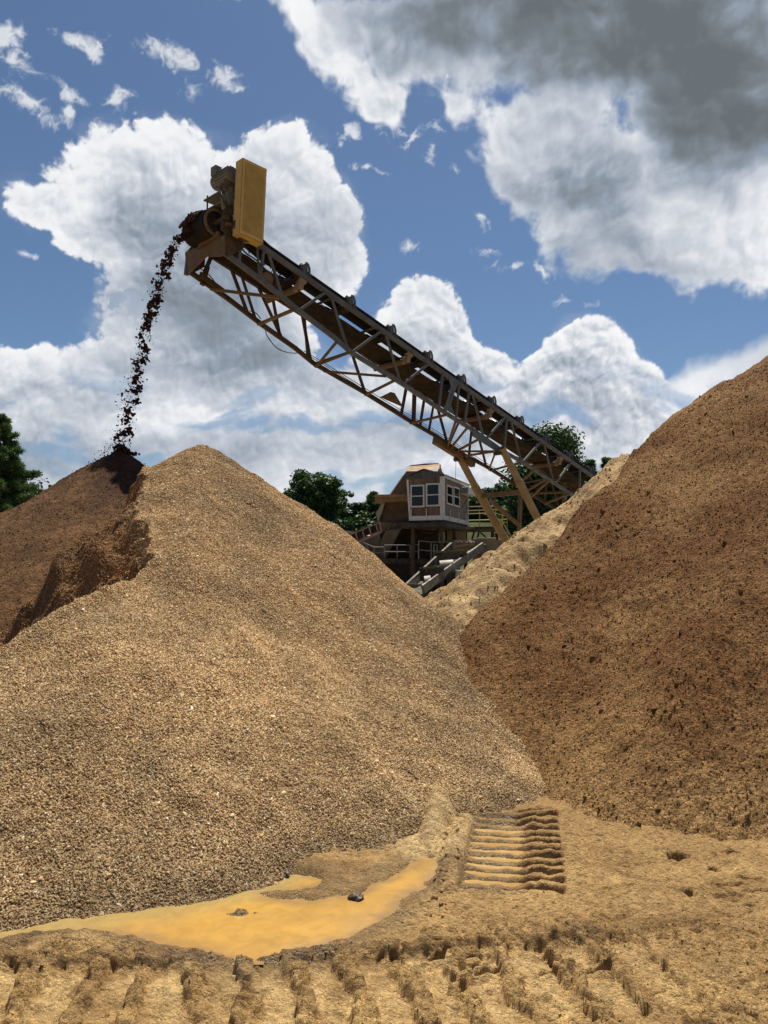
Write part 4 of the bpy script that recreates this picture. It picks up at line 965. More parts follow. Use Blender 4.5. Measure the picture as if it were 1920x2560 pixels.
# --- drive guard: shallow box, its outer face a screen
gw0, gw1 = -.12, -.36
inn = [near(*p, gw1) for p in ((607,394),(667,423),(658,610),(598,582))]
q = [C(a, gw1, z) for a, z in inn]; q2 = [p + CW * .19 for p in q]
mb = MB()
for a, b in ((0, 1), (1, 2), (2, 3), (3, 0)):
    cA = (q[a] + q[b]) / 2; 
    mb.prism([q[a], q[b], q2[b], q2[a]], ((sum(q, Vector()) / 4) - cA).normalized() * .012)
MB().prism([q2[0], q2[1], q2[2], q2[3]], -CW * .010).build('guard_shade_sheet', M_darkback, CONV)  # dark sheet standing in for the shaded inside of the guard
ctr = sum(q, Vector()) / 4
fr = [ctr + (p - ctr) * .0 for p in q]
def lerpq(u, v): return (q[0] * (1 - u) + q[1] * u) * (1 - v) + (q[3] * (1 - u) + q[2] * u) * v
for (u0, v0, u1, v1) in ((0, 0, 1, .03), (0, .95, 1, 1), (0, .03, .10, .95), (.93, .03, 1, .95)):
    mb.prism([lerpq(u0, v0), lerpq(u1, v0), lerpq(u1, v1), lerpq(u0, v1)], CW * .008)
gd = mb.build('drive_guard', M_yellow, CONV)
mb = MB(); e1 = CW * .004
for k in range(18):
    u = .10 + .83 * (k + .5) / 18; mb.bar(lerpq(u, .03) + e1, lerpq(u, .95) + e1, .010, .006, up=CW)
for k in range(40):
    v = .03 + .92 * (k + .5) / 40; mb.bar(lerpq(.10, v) + e1 * 1.4, lerpq(.93, v) + e1 * 1.4, .010, .006, up=CW)
mb.build('guard_screen', M_yellow, gd)
mb = MB(); c1 = lerpq(.5, .22) + CW * .12; c2 = lerpq(.42, .85) + CW * .12
mb.tube([c1, c1 + CW * .1], .12, 24); mb.tube([c2, c2 + CW * .1], .22, 30)
for off in (-.02, .02): mb.bar(c1 + CE * -.11 + CW * (.05 + off), c2 + CE * -.21 + CW * (.05 + off), .012, .012); mb.bar(c1 + CE * .11 + CW * (.05 + off), c2 + CE * .21 + CW * (.05 + off), .012, .012)
mb.build('belt_drive', M_black, gd, smooth=True)
# chute plate hanging at the near chord
pp = [G(px, py, .05) for px, py in ((634,691),(674,677),(683,693),(676,730))]; MB().prism(pp, CW * .02 + CE * .02).build('deflector_plate', M_ochre, CONV)
# --- legs
def leg(p, w, r0):
    pts = [near(*k, w) for k in p]; a = [C(s, w, z) for s, z in pts]
    d = (a[-1] - a[1]).normalized(); foot = a[1] + d * ((a[1].z - .02) / -d.z)
    lg = MB().tube([a[0] + (a[0] - a[1]).normalized() * .02, a[1]], r0, 20, cap=False).build('support_leg', M_pipe, CONV, smooth=True)
    MB().tube([a[1] - d * .02, foot], r0 * 1.17, 20).build('lower_tube', M_pipe, lg, smooth=True)
    mb = MB(); mb.tube([a[0] + (a[0] - a[1]).normalized() * .03, a[1]], r0 * .82, 20); mb.build('tube_bore', M_rusty, lg, smooth=True) if False else None
    mb = MB(); mb.box(foot + Vector((0, 0, .0)), (.5, .5, .04), (CE, CW, Vector((0, 0, 1)))); mb.build('foot_plate', M_rusty, lg)
    return a, foot
l1, f1 = leg(((1255,1121),(1296,1201),(1338,1285)), -.17, .082)
l2, f2 = leg(((1152,1149),(1187,1215),(1262,1348)), TWD + .12, .088)
MB().tube([l1[0] + CW * .0 - Vector((0, 0, .1)), l1[0] + CW * .22 - Vector((0, 0, .1))], .05, 12).build('leg_pin', M_rusty, CONV, smooth=True)
MB().tube([l2[0] - Vector((0, 0, -.02)), l2[0] + CW * -.2], .05, 12).build('leg_pin', M_rusty, CONV, smooth=True)
def online(a, foot, zz):
    d = foot - a; t = (zz - a.z) / d.z; return a + d * t
zc = near(1212, 1241, TWD + .12)[1]
pa, pb = online(l2[1], f2, zc), online(l1[1], f1, zc)
MB().bar(pa, pb, .10, .12).build('leg_crossbeam', M_ochre, CONV)
for (a_, b_, wd) in (((1225,1250),(1296,1312),.08),((1301,1232),(1298,1325),.10),((1413,1200),(1408,1260),.05)):
    w_ = .75; s_a = near(*a_, w_); s_b = near(*b_, w_); MB().bar(C(s_a[0], w_, s_a[1]), C(s_b[0], w_, s_b[1]), wd, .08, up=CW).build('leg_brace', M_ochre, CONV)
# tail trestle and tail pulley (behind the sand ridge)
for w_ in (0.0, TWD):
    MB().bar(C(S_TAIL - .6, w_, ztop(S_TAIL) - .1), C(S_TAIL - .6, w_, 0), .12, .12).build('tail_leg', M_steelgrey, CONV)
    MB().bar(C(S_TAIL - 5, w_, zbot(S_TAIL - 5)), C(S_TAIL - 5.3, w_, 0), .12, .12).build('tail_leg', M_steelgrey, CONV)
MB().tube([C(S_TAIL, .15, ztop(S_TAIL)), C(S_TAIL, TWD - .15, ztop(S_TAIL))], .16, 20).build('tail_pulley', M_black, CONV, smooth=True)
# --- cables slung under the far chord
def Fp(px, py, w=TWD + .03): a, z = near(px, py, w); return C(a, w, z)
cable([Fp(502,672), Fp(525,690), Fp(545,716), Fp(568,745), Fp(600,776)], .010, 'cable', CONV)
cable([Fp(624,777), Fp(640,783), Fp(652,797)], .010, 'cable', CONV)
cable([Fp(664,823), Fp(668,840), Fp(690,868), Fp(715,880), Fp(742,883)], .010, 'cable', CONV)
for o_ in (0, 5): cable([Fp(760,877 + o_), Fp(860,938 + o_), Fp(965,1003 + o_), Fp(1100,1083 + o_), Fp(1180,1135 + o_), Fp(1280,1197 + o_)], .008, 'cable', CONV)
pw = G(1140, 1148, TWD + .1); MB().tube([pw - CW * .04, pw + CW * .04], .06, 12).build('cable_sheave', M_black, CONV, smooth=True)
MB().tube([pw, at(1139, 1196, 20.3)], .006, 5).build('hanging_wire', M_cable, CONV)

# ------------------------------------------------------------------ soil pouring off the belt
M_wet = attr_mat('wet_falling_soil', rough=.75, bump=.008, bscale=60, nvar=.35, nsc=12, spec=.2)
def build_fall():
    r = np.random.RandomState(21); P = []; Sz = []
    # load riding over the pulley
    for k in range(1500):
        a = r.uniform(math.pi * .40, math.pi * .97); w = r.normal(TWD / 2 + .13, .11); w = min(max(w, .40), .86)
        hump = .06 * math.exp(-((w - TWD / 2 - .05) / .16) ** 2) * (1 if a < 2.6 else .6); rr = PR + .02 + r.uniform(0, 1) * hump + .05 * max(0, a - 2.2)
        P.append(C(PS + math.cos(a) * rr, w, PZ + math.sin(a) * rr)); Sz.append(r.uniform(.010, .026))
    for k in range(900):
        s = PS + r.uniform(0, 2.2); w = r.normal(TWD / 2, .09); P.append(C(s, w, (PZ + PR + .02) * max(0, 1 - (s - PS) / 1.2) + (ztop(s) + .2) * min(1, (s - PS) / 1.2) + r.uniform(0, .07))); Sz.append(r.uniform(.01, .025))
    # flight path through the points seen in the photograph
    st = C(PS - PR * .85, TWD / 2 + .05, PZ - .02); en = Vector((KA[0] + .06, KA[1] - .02, KH - .02))
    path = [(440,605),(418,660),(398,720),(380,780),(365,840),(350,900),(335,960),(322,1020),(310,1080),(296,1125)]
    pts = [st]
    for i, (px, py) in enumerate(path):
        f = (i + 1) / len(path); pts.append(at(px, py, st.y + (en.y - st.y) * f ** .8))
    pts = [np.array(p) for p in pts]
    def along(t):
        t = min(max(t, 0), .9999) * (len(pts) - 1); i = int(t); return pts[i] * (1 - (t - i)) + pts[i + 1] * (t - i)
    acc = np.array(CW)
    n_cl = 70
    for k in range(n_cl):
        t = (k + r.uniform(-.3, .3)) / n_cl; c = along(t); spread = .026 + .032 * t
        c = c + acc * r.normal(0, spread) + np.array(CE) * r.normal(0, spread * .9) + np.array([0, 0, r.normal(0, .03)])
        m = int(r.uniform(5, 24) * (1.35 - .7 * t)); ax = r.normal(size=3); ax /= np.linalg.norm(ax); L = r.uniform(.02, .11)
        for j in range(m):
            P.append(Vector(c + ax * r.uniform(-L, L) + r.normal(0, .022, 3))); Sz.append(r.uniform(.010, .031))
    for k in range(2600):
        t = r.uniform(0, 1) ** 1.1; c = along(t) + np.array([r.normal(-.02 * t, .035 + .055 * t), r.normal(0, .04), r.normal(0, .05)])
        P.append(Vector(c)); Sz.append(.0035 + .013 * r.power(.5) ** 2)
    # dust and crumbs bouncing off the crown and left shoulder of the heap
    for k in range(1500):
        t = r.uniform(0, 1) ** .8; x = KA[0] + .1 - 1.75 * t + r.normal(0, .05); y = KA[1] + r.normal(0, .12)
        z = KH - .64 * abs(x - KA[0]) + abs(r.normal(0, .05 + .05 * (t < .3)))
        P.append(Vector((x, y, z))); Sz.append(.003 + .010 * r.power(.5) ** 2)
    for k in range(150):
        x = KA[0] + r.uniform(0, .7); P.append(Vector((x, KA[1] + r.normal(0, .1), KH - .64 * (x - KA[0]) + abs(r.normal(0, .04))))); Sz.append(r.uniform(.003, .009))
    # fresh lump on the very crown
    for k in range(260):
        q = r.normal(0, .07, 3); P.append(Vector((KA[0] + .05 + q[0], KA[1] + q[1], KH - .02 + .10 * math.exp(-(q[0] ** 2) / .006) * r.uniform(.2, 1)))); Sz.append(r.uniform(.012, .03))
    P = np.array([tuple(p) for p in P]); Sz = np.array(Sz)
    V, F, idx = pieces(P, Sz, ico(), r, .35, ((.7, 1.6), (.6, 1.1), (.6, 1.0)))
    Cc = np.array([.034, .014, .008]) * r.uniform(.5, 1.6, (len(P), 1))
    o = join('falling_soil', [(V, F, Cc[idx])], M_wet)
    tag(o, 'dark wet soil pouring off the conveyor head onto the heap', 'falling soil', kind='stuff')
build_fall()
# ------------------------------------------------------------------ plant behind the piles
M_board = surf('brown_plywood_siding', (.125, .068, .046), (.09, .05, .034), rough=.8, dirt=(.24, .165, .11), dirt_amt=.5, nscale=5, streak=True)
M_siding = surf('weathered_grey_siding', (.21, .185, .155), (.155, .135, .11), rough=.85, dirt=(.17, .10, .075), dirt_amt=.5, nscale=6, streak=True)
M_trim = surf('white_trim', (.56, .54, .52), (.46, .44, .41), rough=.6, dirt=(.40, .33, .25), dirt_amt=.25)
M_gable = surf('dark_gable_boards', (.085, .082, .085), (.06, .057, .058), rough=.8, streak=True)
M_roof = surf('corrugated_dark_roof', (.09, .085, .085), (.13, .115, .10), rough=.5, dirt=(.22, .15, .09), dirt_amt=.4)
M_hopper = surf('caked_hopper_steel', (.215, .15, .10), (.155, .105, .068), rough=.9, dirt=(.27, .185, .115), dirt_amt=.7, nscale=2.2, bump=.02, bscale=7, grime_scale=.9)
M_lip = surf('sandy_timber_lip', (.33, .21, .115), (.26, .16, .08), rough=.8, dirt=(.50, .36, .2), dirt_amt=.5, nscale=1.5)
M_conc = surf('tan_concrete', (.19, .155, .095), (.15, .12, .072), rough=.9, dirt=(.18, .13, .07), dirt_amt=.5, nscale=1.2, bump=.01, bscale=14)
M_trough = surf('olive_tan_painted_steel', (.085, .066, .034), (.065, .05, .026), rough=.6, dirt=(.16, .115, .06), dirt_amt=.5, nscale=2)
M_troughin = surf('dusty_trough_inside', (.085, .078, .06), (.06, .055, .045), rough=.8, dirt=(.2, .16, .1), dirt_amt=.5, nscale=2)
M_darksteel = surf('dark_old_steel', (.035, .028, .022), (.022, .018, .015), rough=.8, dirt=(.08, .045, .025), dirt_amt=.6, nscale=2)
M_pink = surf('sun_bleached_red_steel', (.30, .165, .13), (.25, .13, .105), rough=.7, dirt=(.40, .30, .24), dirt_amt=.5, nscale=2)
M_white = surf('white_tank_paint', (.42, .37, .31), (.34, .30, .25), rough=.6, dirt=(.4, .3, .2), dirt_amt=.4, nscale=1.5)
M_rail = surf('galvanised_rail', (.22, .20, .18), (.16, .14, .125), rough=.5)
M_railY = surf('yellow_rail_paint', (.50, .42, .10), (.42, .34, .08), rough=.5)
def mat_glass(name, colr):
    m, N = mat(name); p = N.n('BsdfPrincipled'); p.inputs['Base Color'].default_value = colr + (1,); p.inputs['Roughness'].default_value = .05; p.inputs['Specular IOR Level'].default_value = .3
    mo = N.n('OutputMaterial'); N.t.links.new(p.outputs[0], mo.inputs[0]); return m
M_glass = mat_glass('dark_window_glass', (.012, .014, .014))

# --- control cabin
c0 = at(1108, 1300, 42); E1 = Vector((.352, .936, 0)); E2 = Vector((-.936, .352, 0)); UZ = Vector((0, 0, 1))
CX, CY, CZ0 = c0.x, c0.y, c0.z; HW = 2.40; LR, LF = 5.33, 1.95
CAB = thing('control_cabin', 'small wooden control cabin with white trimmed windows raised on a steel platform', 'cabin', (CX, CY, CZ0))
def onwall(px, py, E):
    """distance along a cabin wall and height, of a point of the photograph"""
    d = ray(px, py); n = Vector((-E.y, E.x, 0)); o = Vector((0, 0, CAMZ)); t = (Vector((CX, CY, 0)) - o).dot(n) / d.dot(n); p = o + d * t
    return (p - Vector((CX, CY, 0))).dot(E), p.z
def K(t1, t2, z): return Vector((CX, CY, 0)) + E1 * t1 + E2 * t2 + UZ * z
z0, z1 = CZ0, CZ0 + HW; lean = .16
mb = MB()
mb.prism([K(0, 0, z0), K(0, LF, z0), K(0, LF + lean, z1), K(0, LF / 2 + lean / 2, z1 + .32), K(0, 0, z1)], E1 * .08); mb.build('front_wall', M_board, CAB)
mb = MB(); mb.prism([K(.08, 0, z0), K(LR, 0, z0), K(LR, 0, z1), K(.08, 0, z1)], E2 * .08)
for k in range(22): t = .12 + k * (LR - .2) / 21; mb.bar(K(t, -.004, z0), K(t, -.004, z1), .02, .012, up=E2)
mb.build('side_wall', M_siding, CAB)
mb = MB(); mb.prism([K(.08, LF, z0), K(LR, LF, z0), K(LR, LF + lean, z1), K(.08, LF + lean, z1)], -E2 * .08); mb.build('side_wall', M_board, CAB)
mb = MB(); mb.prism([K(LR, 0, z0), K(LR, LF, z0), K(LR, LF + lean, z1), K(LR, LF / 2 + lean / 2, z1 + .32), K(LR, 0, z1)], -E1 * .08); mb.build('back_wall', M_siding, CAB)
mb = MB(); mb.prism([K(0, 0, z0 - .01), K(0, LF, z0 - .01), K(LR, LF, z0 - .01), K(LR, 0, z0 - .01)], -UZ * .12); mb.build('floor', M_darksteel, CAB)
mb = MB(); mb.prism([K(-.035, -.10, z1 - .02), K(-.035, LF + lean + .08, z1 - .12), K(-.035, LF + lean + .10, z1 + .02), K(-.035, LF / 2 + .08, z1 + .38), K(-.035, -.10, z1 + .10)], E1 * .034); mb.build('gable_panel', M_gable, CAB)
mb = MB(); mid = LF / 2 + lean / 2; n = 26
for sg, t_out in ((0, -.18), (1, LF + lean + .18)):
    for k in range(n):
        a = -.15 + (LR + .4) * k / n; b = -.15 + (LR + .4) * (k + 1) / n; up_ = .02 if k % 2 else 0
        zo = z1 + .03 + up_; zi = z1 + .42 + up_
        mb.prism([K(a, t_out, zo), K(b, t_out, zo), K(b, mid, zi), K(a, mid, zi)], UZ * .03)
mb.build('roof', M_roof, CAB)
mb = MB(); mb.box(K(LR / 2, -.10, z1 - .02), (LR + .1, .05, .16), (E1, E2, UZ)); mb.build('fascia', M_trim, CAB)
for (t1, t2, w1, w2, ln) in ((-.01, -.02, .04, .17, 0), (-.02, .09, .03, .16, 0), (LR - .04, -.03, .14, .04, 0)):
    mb = MB(); mb.box(K(t1, t2, (z0 + z1) / 2), (w1, w2, HW), (E1, E2, UZ)); mb.build('corner_board', M_trim, CAB)
mb = MB(); mb.prism([K(-.03, LF - .12, z0), K(-.03, LF, z0), K(-.03, LF + lean, z1), K(-.03, LF + lean - .12, z1)], E1 * .03); mb.build('corner_board', M_trim, CAB)
mb = MB(); mb.box(K(-.05, LF / 2, z0 + .13), (.04, LF, .25), (E1, E2, UZ)); mb.build('base_board', M_trim, CAB)
mb = MB(); mb.box(K(LR / 2, -.05, z0 + .13), (LR, .04, .25), (E1, E2, UZ)); mb.build('base_board', M_trim, CAB)
for t in (LF - .15, LF * .48): MB().box(K(-.08, t, z0 + .32), (.03, .04, .66), (E1, E2, UZ)).build('stake', M_trim, CAB)
for t in (1.1, 2.9, 4.6): MB().box(K(t, -.09, z0 + .32), (.05, .03, .66), (E1, E2, UZ)).build('stake', M_trim, CAB)
def window(pa, pb, E):
    a, za = onwall(*pa, E); b, zb_ = onwall(*pb, E); lo, hi = min(a, b), max(a, b); zl, zh = min(za, zb_), max(za, zb_); fw = .085
    P = (lambda t, z, o=0: K(-.06 - o, t, z)) if E is E2 else (lambda t, z, o=0: K(t, -.06 - o, z)); nrm = E1 if E is E2 else E2
    mb = MB()
    for (x0, x1, y0, y1, o) in ((lo, hi, zl, zl + fw, 0), (lo, hi, zh - fw, zh, 0), (lo, lo + fw, zl + fw, zh - fw, 0), (hi - fw, hi, zl + fw, zh - fw, 0), (lo + fw, hi - fw, (zl + zh) / 2 - .03, (zl + zh) / 2 + .03, -.01)):
        mb.prism([P(x0, y0, o), P(x1, y0, o), P(x1, y1, o), P(x0, y1, o)], nrm * .05)
    f = mb.build('window_frame', M_trim, CAB)
    mb = MB(); mb.prism([P(lo + fw, zl + fw, -.03), P(hi - fw, zl + fw, -.03), P(hi - fw, zh - fw, -.03), P(lo + fw, zh - fw, -.03)], nrm * .01); mb.build('pane', M_glass, f)
window((1026.4, 1213), (1061.9, 1268), E2); window((1065, 1209), (1101, 1265.5), E2)
window((1114.8, 1211), (1130.4, 1264.5), E1); window((1132.4, 1215), (1147.7, 1269), E1)
a, za = onwall(1149, 1238, E1); b, zb_ = onwall(1168, 1222, E1)
mb = MB(); mb.box(K((a + b) / 2, -.30, (za + zb_) / 2), (b - a, .48, .42), (E1, E2, UZ)); ac = mb.build('air_conditioner', M_trim, CAB, bevel=.02)
mb = MB()
for k in range(8): mb.box(K(a - .012, -.14 - .05 * k, (za + zb_) / 2), (.02, .022, .34), (E1, E2, UZ))
mb.build('vent_slats', M_gable, ac)
for t in (a + .25, b - .3): MB().bar(K(t, -.05, za - .75), K(t, -.50, za - .08), .03, .03).build('wall_bracket', M_darksteel, CAB)
# --- steel platform that carries the cabin, with yellow guard rail
PL = thing('steel_platform', 'dark steel platform on posts with a yellow guard rail behind the cabin', 'platform', (CX, CY, 0))
MB().box(K(LR / 2 + .2, LF / 2, z0 - .26), (LR + .9, LF + .5, .24), (E1, E2, UZ)).build('deck', M_darksteel, PL)
mb = MB(); mb.box(K(LR + 1.3, LF / 2 - .9, z0 - .20), (3.6, LF + 1.9, .14), (E1, E2, UZ)); mb.build('landing', M_darksteel, PL)
for (t1, t2) in ((.35, .2), (.35, LF - .1), (2.6, .1), (LR - .2, .1), (LR - .2, LF), (LR + 2.6, -1.2), (LR + 1.0, -1.3)):
    MB().box(K(t1, t2, (z0 - .38) / 2), (.18, .18, z0 - .38), (E1, E2, UZ)).build('post', M_rusty if t1 < 1 else M_darksteel, PL)
for (t1, sg) in ((LR - .2, 1), (LR + 1.0, 1), (LR + 2.6, -1)):
    MB().bar(K(t1, -.2 if sg > 0 else -1.2, z0 - 1.3), K(t1 + sg * .6, -.3, z0 - .35), .08, .08).build('knee_brace', M_darksteel, PL)
def rail(pts, h, name, m, par, r=.03, mids=(.5, 1.0), posts=True):
    mb = MB()
    for f in mids: mb.tube([p + UZ * h * f for p in pts], r, 8)
    if posts:
        for p in pts: mb.tube([p, p + UZ * h], r, 8)
    return mb.build(name, m, par, smooth=True)
zl = z0 - .12
rail([K(LR + .1, .1, zl), K(LR + .1, -1.7, zl), K(LR + 1.8, -1.75, zl), K(LR + 3.0, -1.8, zl)], 1.25, 'guard_rail', M_railY, PL, mids=(.33, .66, 1))
rail([K(LR + 3.0, -1.8, zl), K(LR + 3.05, 0, zl), K(LR + 3.05, 1.7, zl)], 1.25, 'guard_rail', M_railY, PL, mids=(.5, 1))
st = [K(LR + .6, -1.9, zl - .5), K(LR + 2.2, -2.0, zl - 1.15), K(LR + 3.8, -2.1, zl - 1.8)]
rail(st, 1.0, 'stair_rail', M_railY, PL, mids=(.02, .5, 1))

# --- hopper tower left of and behind the cabin
HT = thing('hopper_tower', 'earth caked steel hopper with a flared top lip standing left of the cabin', 'hopper', at(985, 1300, 46) * Vector((1, 1, 0)) if False else (at(985, 1300, 46).x, 46, 0))
def poly(pts, Y, dep, name, m, par, mbo=None):
    mb = MB(); mb.prism([at(px, py, Y) for px, py in pts], (0, dep, 0)); return mb.build(name, m, par)
poly([(947,1305),(944,1296),(960,1254),(975,1235),(1010,1186),(1016,1178),(1100,1178),(1108,1200),(1108,1306)], 46.6, 4.0, 'hopper_wall', M_hopper, HT)
poly([(974,1235.5),(1008,1187),(1010,1189),(977,1236)], 46.3, .3, 'edge_strip', M_trim, HT)
poly([(940,1282),(957,1256),(962,1257),(957,1275),(947,1303),(944,1303)], 46.2, .5, 'chute_lip', M_white, HT)
mb = MB()
def shelf(px0, px1, pyt, pyb, Y, dep, m, nm): MB().prism([at(px0, pyt, Y), at(px1, pyt, Y), at(px1, pyb, Y), at(px0, pyb, Y)], (0, dep, 0)).build(nm, m, HT)
shelf(937, 1022, 1236, 1243, 44.6, 2.0, M_lip, 'ledge_beam'); shelf(938, 1022, 1243.3, 1252.5, 45.0, 1.6, M_lip, 'ledge_beam')
q0, q1 = at(1012, 1178, 45.2), at(1098, 1173, 45.2); t0, t1 = at(1021, 1166, 46.4), at(1100, 1160, 46.4)
mb = MB(); mb.prism([q0, q1, t1, t0], (0, .12, .02)); mb.build('top_lip', M_lip, HT)
poly([(1020,1167),(1027,1163),(1060,1159),(1096,1158),(1103,1163),(1100,1165)], 46.7, .4, 'top_plate', M_rusty, HT)
poly([(1096,1172),(1101,1164),(1106,1180),(1112,1186),(1100,1185)], 45.6, .5, 'lip_end', M_lip, HT)
# bank of dark caked earth between lip and cabin roof
r_ = np.random.RandomState(3)
# --- screening plant under and left of the cabin: deck, rails, posts, chutes
SP = thing('screening_plant', 'dark steel screening plant with railed walkway below the hopper and cabin', 'plant', (at(990, 1400, 44).x, 44, 0))
def rect(px0, px1, py0, py1, Y, dep, m, nm, par=None): return MB().prism([at(px0, py0, Y), at(px1, py0, Y), at(px1, py1, Y), at(px0, py1, Y)], (0, dep, 0)).build(nm, m, par or SP)
poly([(1000,1318),(1150,1322),(1150,1490),(930,1490),(940,1400),(958,1394)], 48.5, .3, 'interior_shade_panel', M_darksteel, SP)  # dark sheets added to stand for the shaded interior of the plant
rect(925, 1110, 1398, 1500, 47.5, .3, M_darksteel, 'interior_shade_panel')
poly([(955,1306),(1040,1306),(1003,1320),(965,1396),(942,1396),(938,1340),(948,1330)], 45.6, 2.2, 'discharge_cone', M_hopper, SP)
poly([(922,1340),(945,1326),(952,1345),(958,1396),(928,1396)], 45.0, .8, 'discharge_cone', M_hopper, SP)
poly([(965,1327),(1003,1322),(964,1395),(946,1395),(955,1345)], 44.6, .6, 'chute_plate', M_conc, SP)
rect(920, 1063, 1396, 1409, 43.2, 2.6, M_darksteel, 'walkway_deck')
rect(870, 925, 1374, 1378, 44.2, 1.2, M_rusty, 'walkway_deck')
def rpx(lst, Y, h_px, nm):
    pts = [at(px, py, Y) for px, py in lst]; h = h_px * Y / FPX
    return rail(pts, h, nm, M_rail, SP, r=.028)
rpx([(903,1382),(918,1389),(935,1396),(961,1396)], 43.4, 28, 'walkway_rail'); rpx([(961,1396),(993,1396),(1026,1396),(1046,1395)], 43.3, 33, 'walkway_rail')
rpx([(1047,1397),(1078,1400),(1124,1400)], 42.3, 45, 'walkway_rail')
for px in (1024, 1075, 1102): rect(px, px + 4, 1409 if px < 1100 else 1316, 1500, 43.6, .15, M_rusty, 'post')
for (x0, y0, x1, y1) in ((1030,1325,1045,1345),(1075,1390,1110,1330),(985,1340,1010,1335),(1050,1330,1100,1336),(940,1425,1020,1420),(950,1470,1100,1440),(1060,1345,1100,1347),(985,1440,1010,1500),(1086,1330,1092,1395)):
    MB().bar(at(x0, y0, 46), at(x1, y1, 46), .09, .09, up=(0, 1, 0)).build('brace', M_darksteel if x0 % 2 else M_rusty, SP)
rect(1118, 1165, 1325, 1352, 46.5, .4, M_conc, 'side_panel'); rect(1098, 1112, 1330, 1352, 45, .3, M_white, 'pale_box')
for (x0, y0, x1, y1, z_) in ((1010,1318,1090,1322,44.3),(1128,1322,1185,1318,45.5)):
    MB().tube([at(x0, y0, z_), at(x1, y1, z_)], .07, 10).build('pipe', M_conc, SP, smooth=True)
rpx([(1085,1392),(1093,1392)], 42.0, 30, 'walkway_rail')
# stones behind wire mesh under the hopper
rr = np.random.RandomState(9)
P = np.array([tuple(at(rr.uniform(952, 992), rr.uniform(1309, 1327), 45.2)) for _ in range(70)]); V, F, ix = pieces(P, rr.uniform(.08, .16, 70), ico(), rr)
o = mesh_np('stone_fill', V - np.array(tuple(SP.location)), F, parent=SP, material=M_hopper)

# --- slanting feed conveyor at the left
FC = thing('feed_conveyor', 'short pinkish red inclined conveyor rising to the hopper from the left', 'conveyor', (at(900, 1340, 43).x, 43, 0))
def bandp(a, b, wpx, Y, dep, m, nm):
    (x0, y0), (x1, y1) = a, b; MB().prism([at(x0, y0, Y), at(x1, y1, Y), at(x1, y1 + wpx, Y), at(x0, y0 + wpx, Y)], (0, dep, 0)).build(nm, m, FC)
bandp((820,1357), (948,1305.5), 2.2, 42.5, .9, M_pink, 'top_rail'); bandp((820,1387), (953,1326), 6, 42.5, .2, M_pink, 'bottom_rail')
bandp((820,1362), (948,1311), 15, 43.0, .5, M_darksteel, 'belt_frame'); bandp((820,1378), (952,1322), 2.5, 42.6, .1, M_rusty, 'angle')
for k in range(7):
    x0 = 838 + k * 17; y0 = 1353 - k * 6.9
    MB().bar(at(x0, y0, 42.55), at(x0 + 6, y0 + 22, 42.55), .07, .05, up=(0, 1, 0)).build('strut', M_pink, FC)
MB().bar(at(948, 1304, 42.5), at(954, 1331, 42.5), .08, .1, up=(0, 1, 0)).build('strut', M_pink, FC)
# --- pale tank and sheet metal bin behind it
TK = thing('pale_tank', 'pale dusty tank partly hidden behind the slanting red conveyor', 'tank', (at(900, 1370, 47).x, 47.5, 0))
c_ = at(902, 1370, 47.5)
MB().tube([Vector((c_.x, 48, 0)), Vector((c_.x, 48, at(900, 1341, 48).z)), Vector((c_.x, 48, at(900, 1334, 48).z))], [.85, .85, .3], 28).build('tank_shell', M_white, TK, smooth=True)
MB().tube([Vector((c_.x, 48, at(900, 1334, 48).z)), Vector((c_.x, 48, at(900, 1330, 48).z))], .12, 12).build('cap', M_rusty, TK, smooth=True)
BN = thing('sheet_metal_bin', 'grey sheet metal bin edge showing above the gravel slope left of the tank', 'bin', (at(862, 1340, 46).x, 46, 0))
mb = MB(); mb.prism([at(842,1326,46), at(893,1333,46), at(893,1400,46), at(862,1400,46)], (0, 2.0, 0)); mb.build('bin_wall', M_rail, BN)
MB().bar(at(841,1325,45.9), at(894,1332,45.9), .07, .07).build('bin_rim', M_white, BN)
for k in range(3): MB().bar(at(858 + k * 12, 1331 + k * 1.5, 45.95), at(866 + k * 10, 1398, 45.95), .05, .06, up=(0, 1, 0)).build('bin_rib', M_rail, BN)

# --- stepped classifier trough
CT = thing('stepped_trough', 'tan stepped steel trough descending towards the piles below the cabin', 'trough', (at(1120, 1440, 36).x, 36, 0))
YT, YB = 38.5, 33.5                # top is farther away
def tp(px, py, f): return at(px, py, YT + (YB - YT) * f)
R_top = [(1200,1347,0), (1043+10,1462,1)]
mb = MB()
mb.prism([tp(1204,1356,0), tp(1206,1374,0), tp(1057,1484,1), tp(1051,1464,1)], Vector((.09, .03, 0))); mb.build('side_plate', M_trough, CT)
mb = MB(); mb.prism([tp(1131,1356,0) , tp(1131,1378,0), tp(1022,1476,1), tp(1017,1460,1)], Vector((-.10, .02, 0))); mb.build('side_plate', M_trough, CT)
mb = MB(); mb.prism([tp(1132,1378,0), tp(1200,1376,0), tp(1055,1486,1), tp(1024,1478,1)], (0, 0, -.06)); mb.build('trough_floor', M_troughin, CT)
def step_(xl, yl, xr, yr, f, hpx):
    a, b = tp(xl, yl, f), tp(xr, yr, f)
    mb = MB(); mb.prism([a, b, tp(xr, yr + 4, f), tp(xl, yl + 4.5, f)], (0, -.35, 0)); mb.build('step_lip', M_trough, CT)
    mb = MB(); mb.prism([tp(xl + 3, yl + 4, f), tp(xr - 2, yr + 4, f), tp(xr - 14, yr + hpx, f), tp(xl + 5, yl + hpx + 3, f)], (0, .08, 0)); mb.build('riser', M_troughin, CT)
step_(1089, 1379, 1172, 1372, .28, 24); step_(1049, 1418, 1113, 1415, .66, 24); step_(1014, 1459, 1054, 1460, .98, 10)
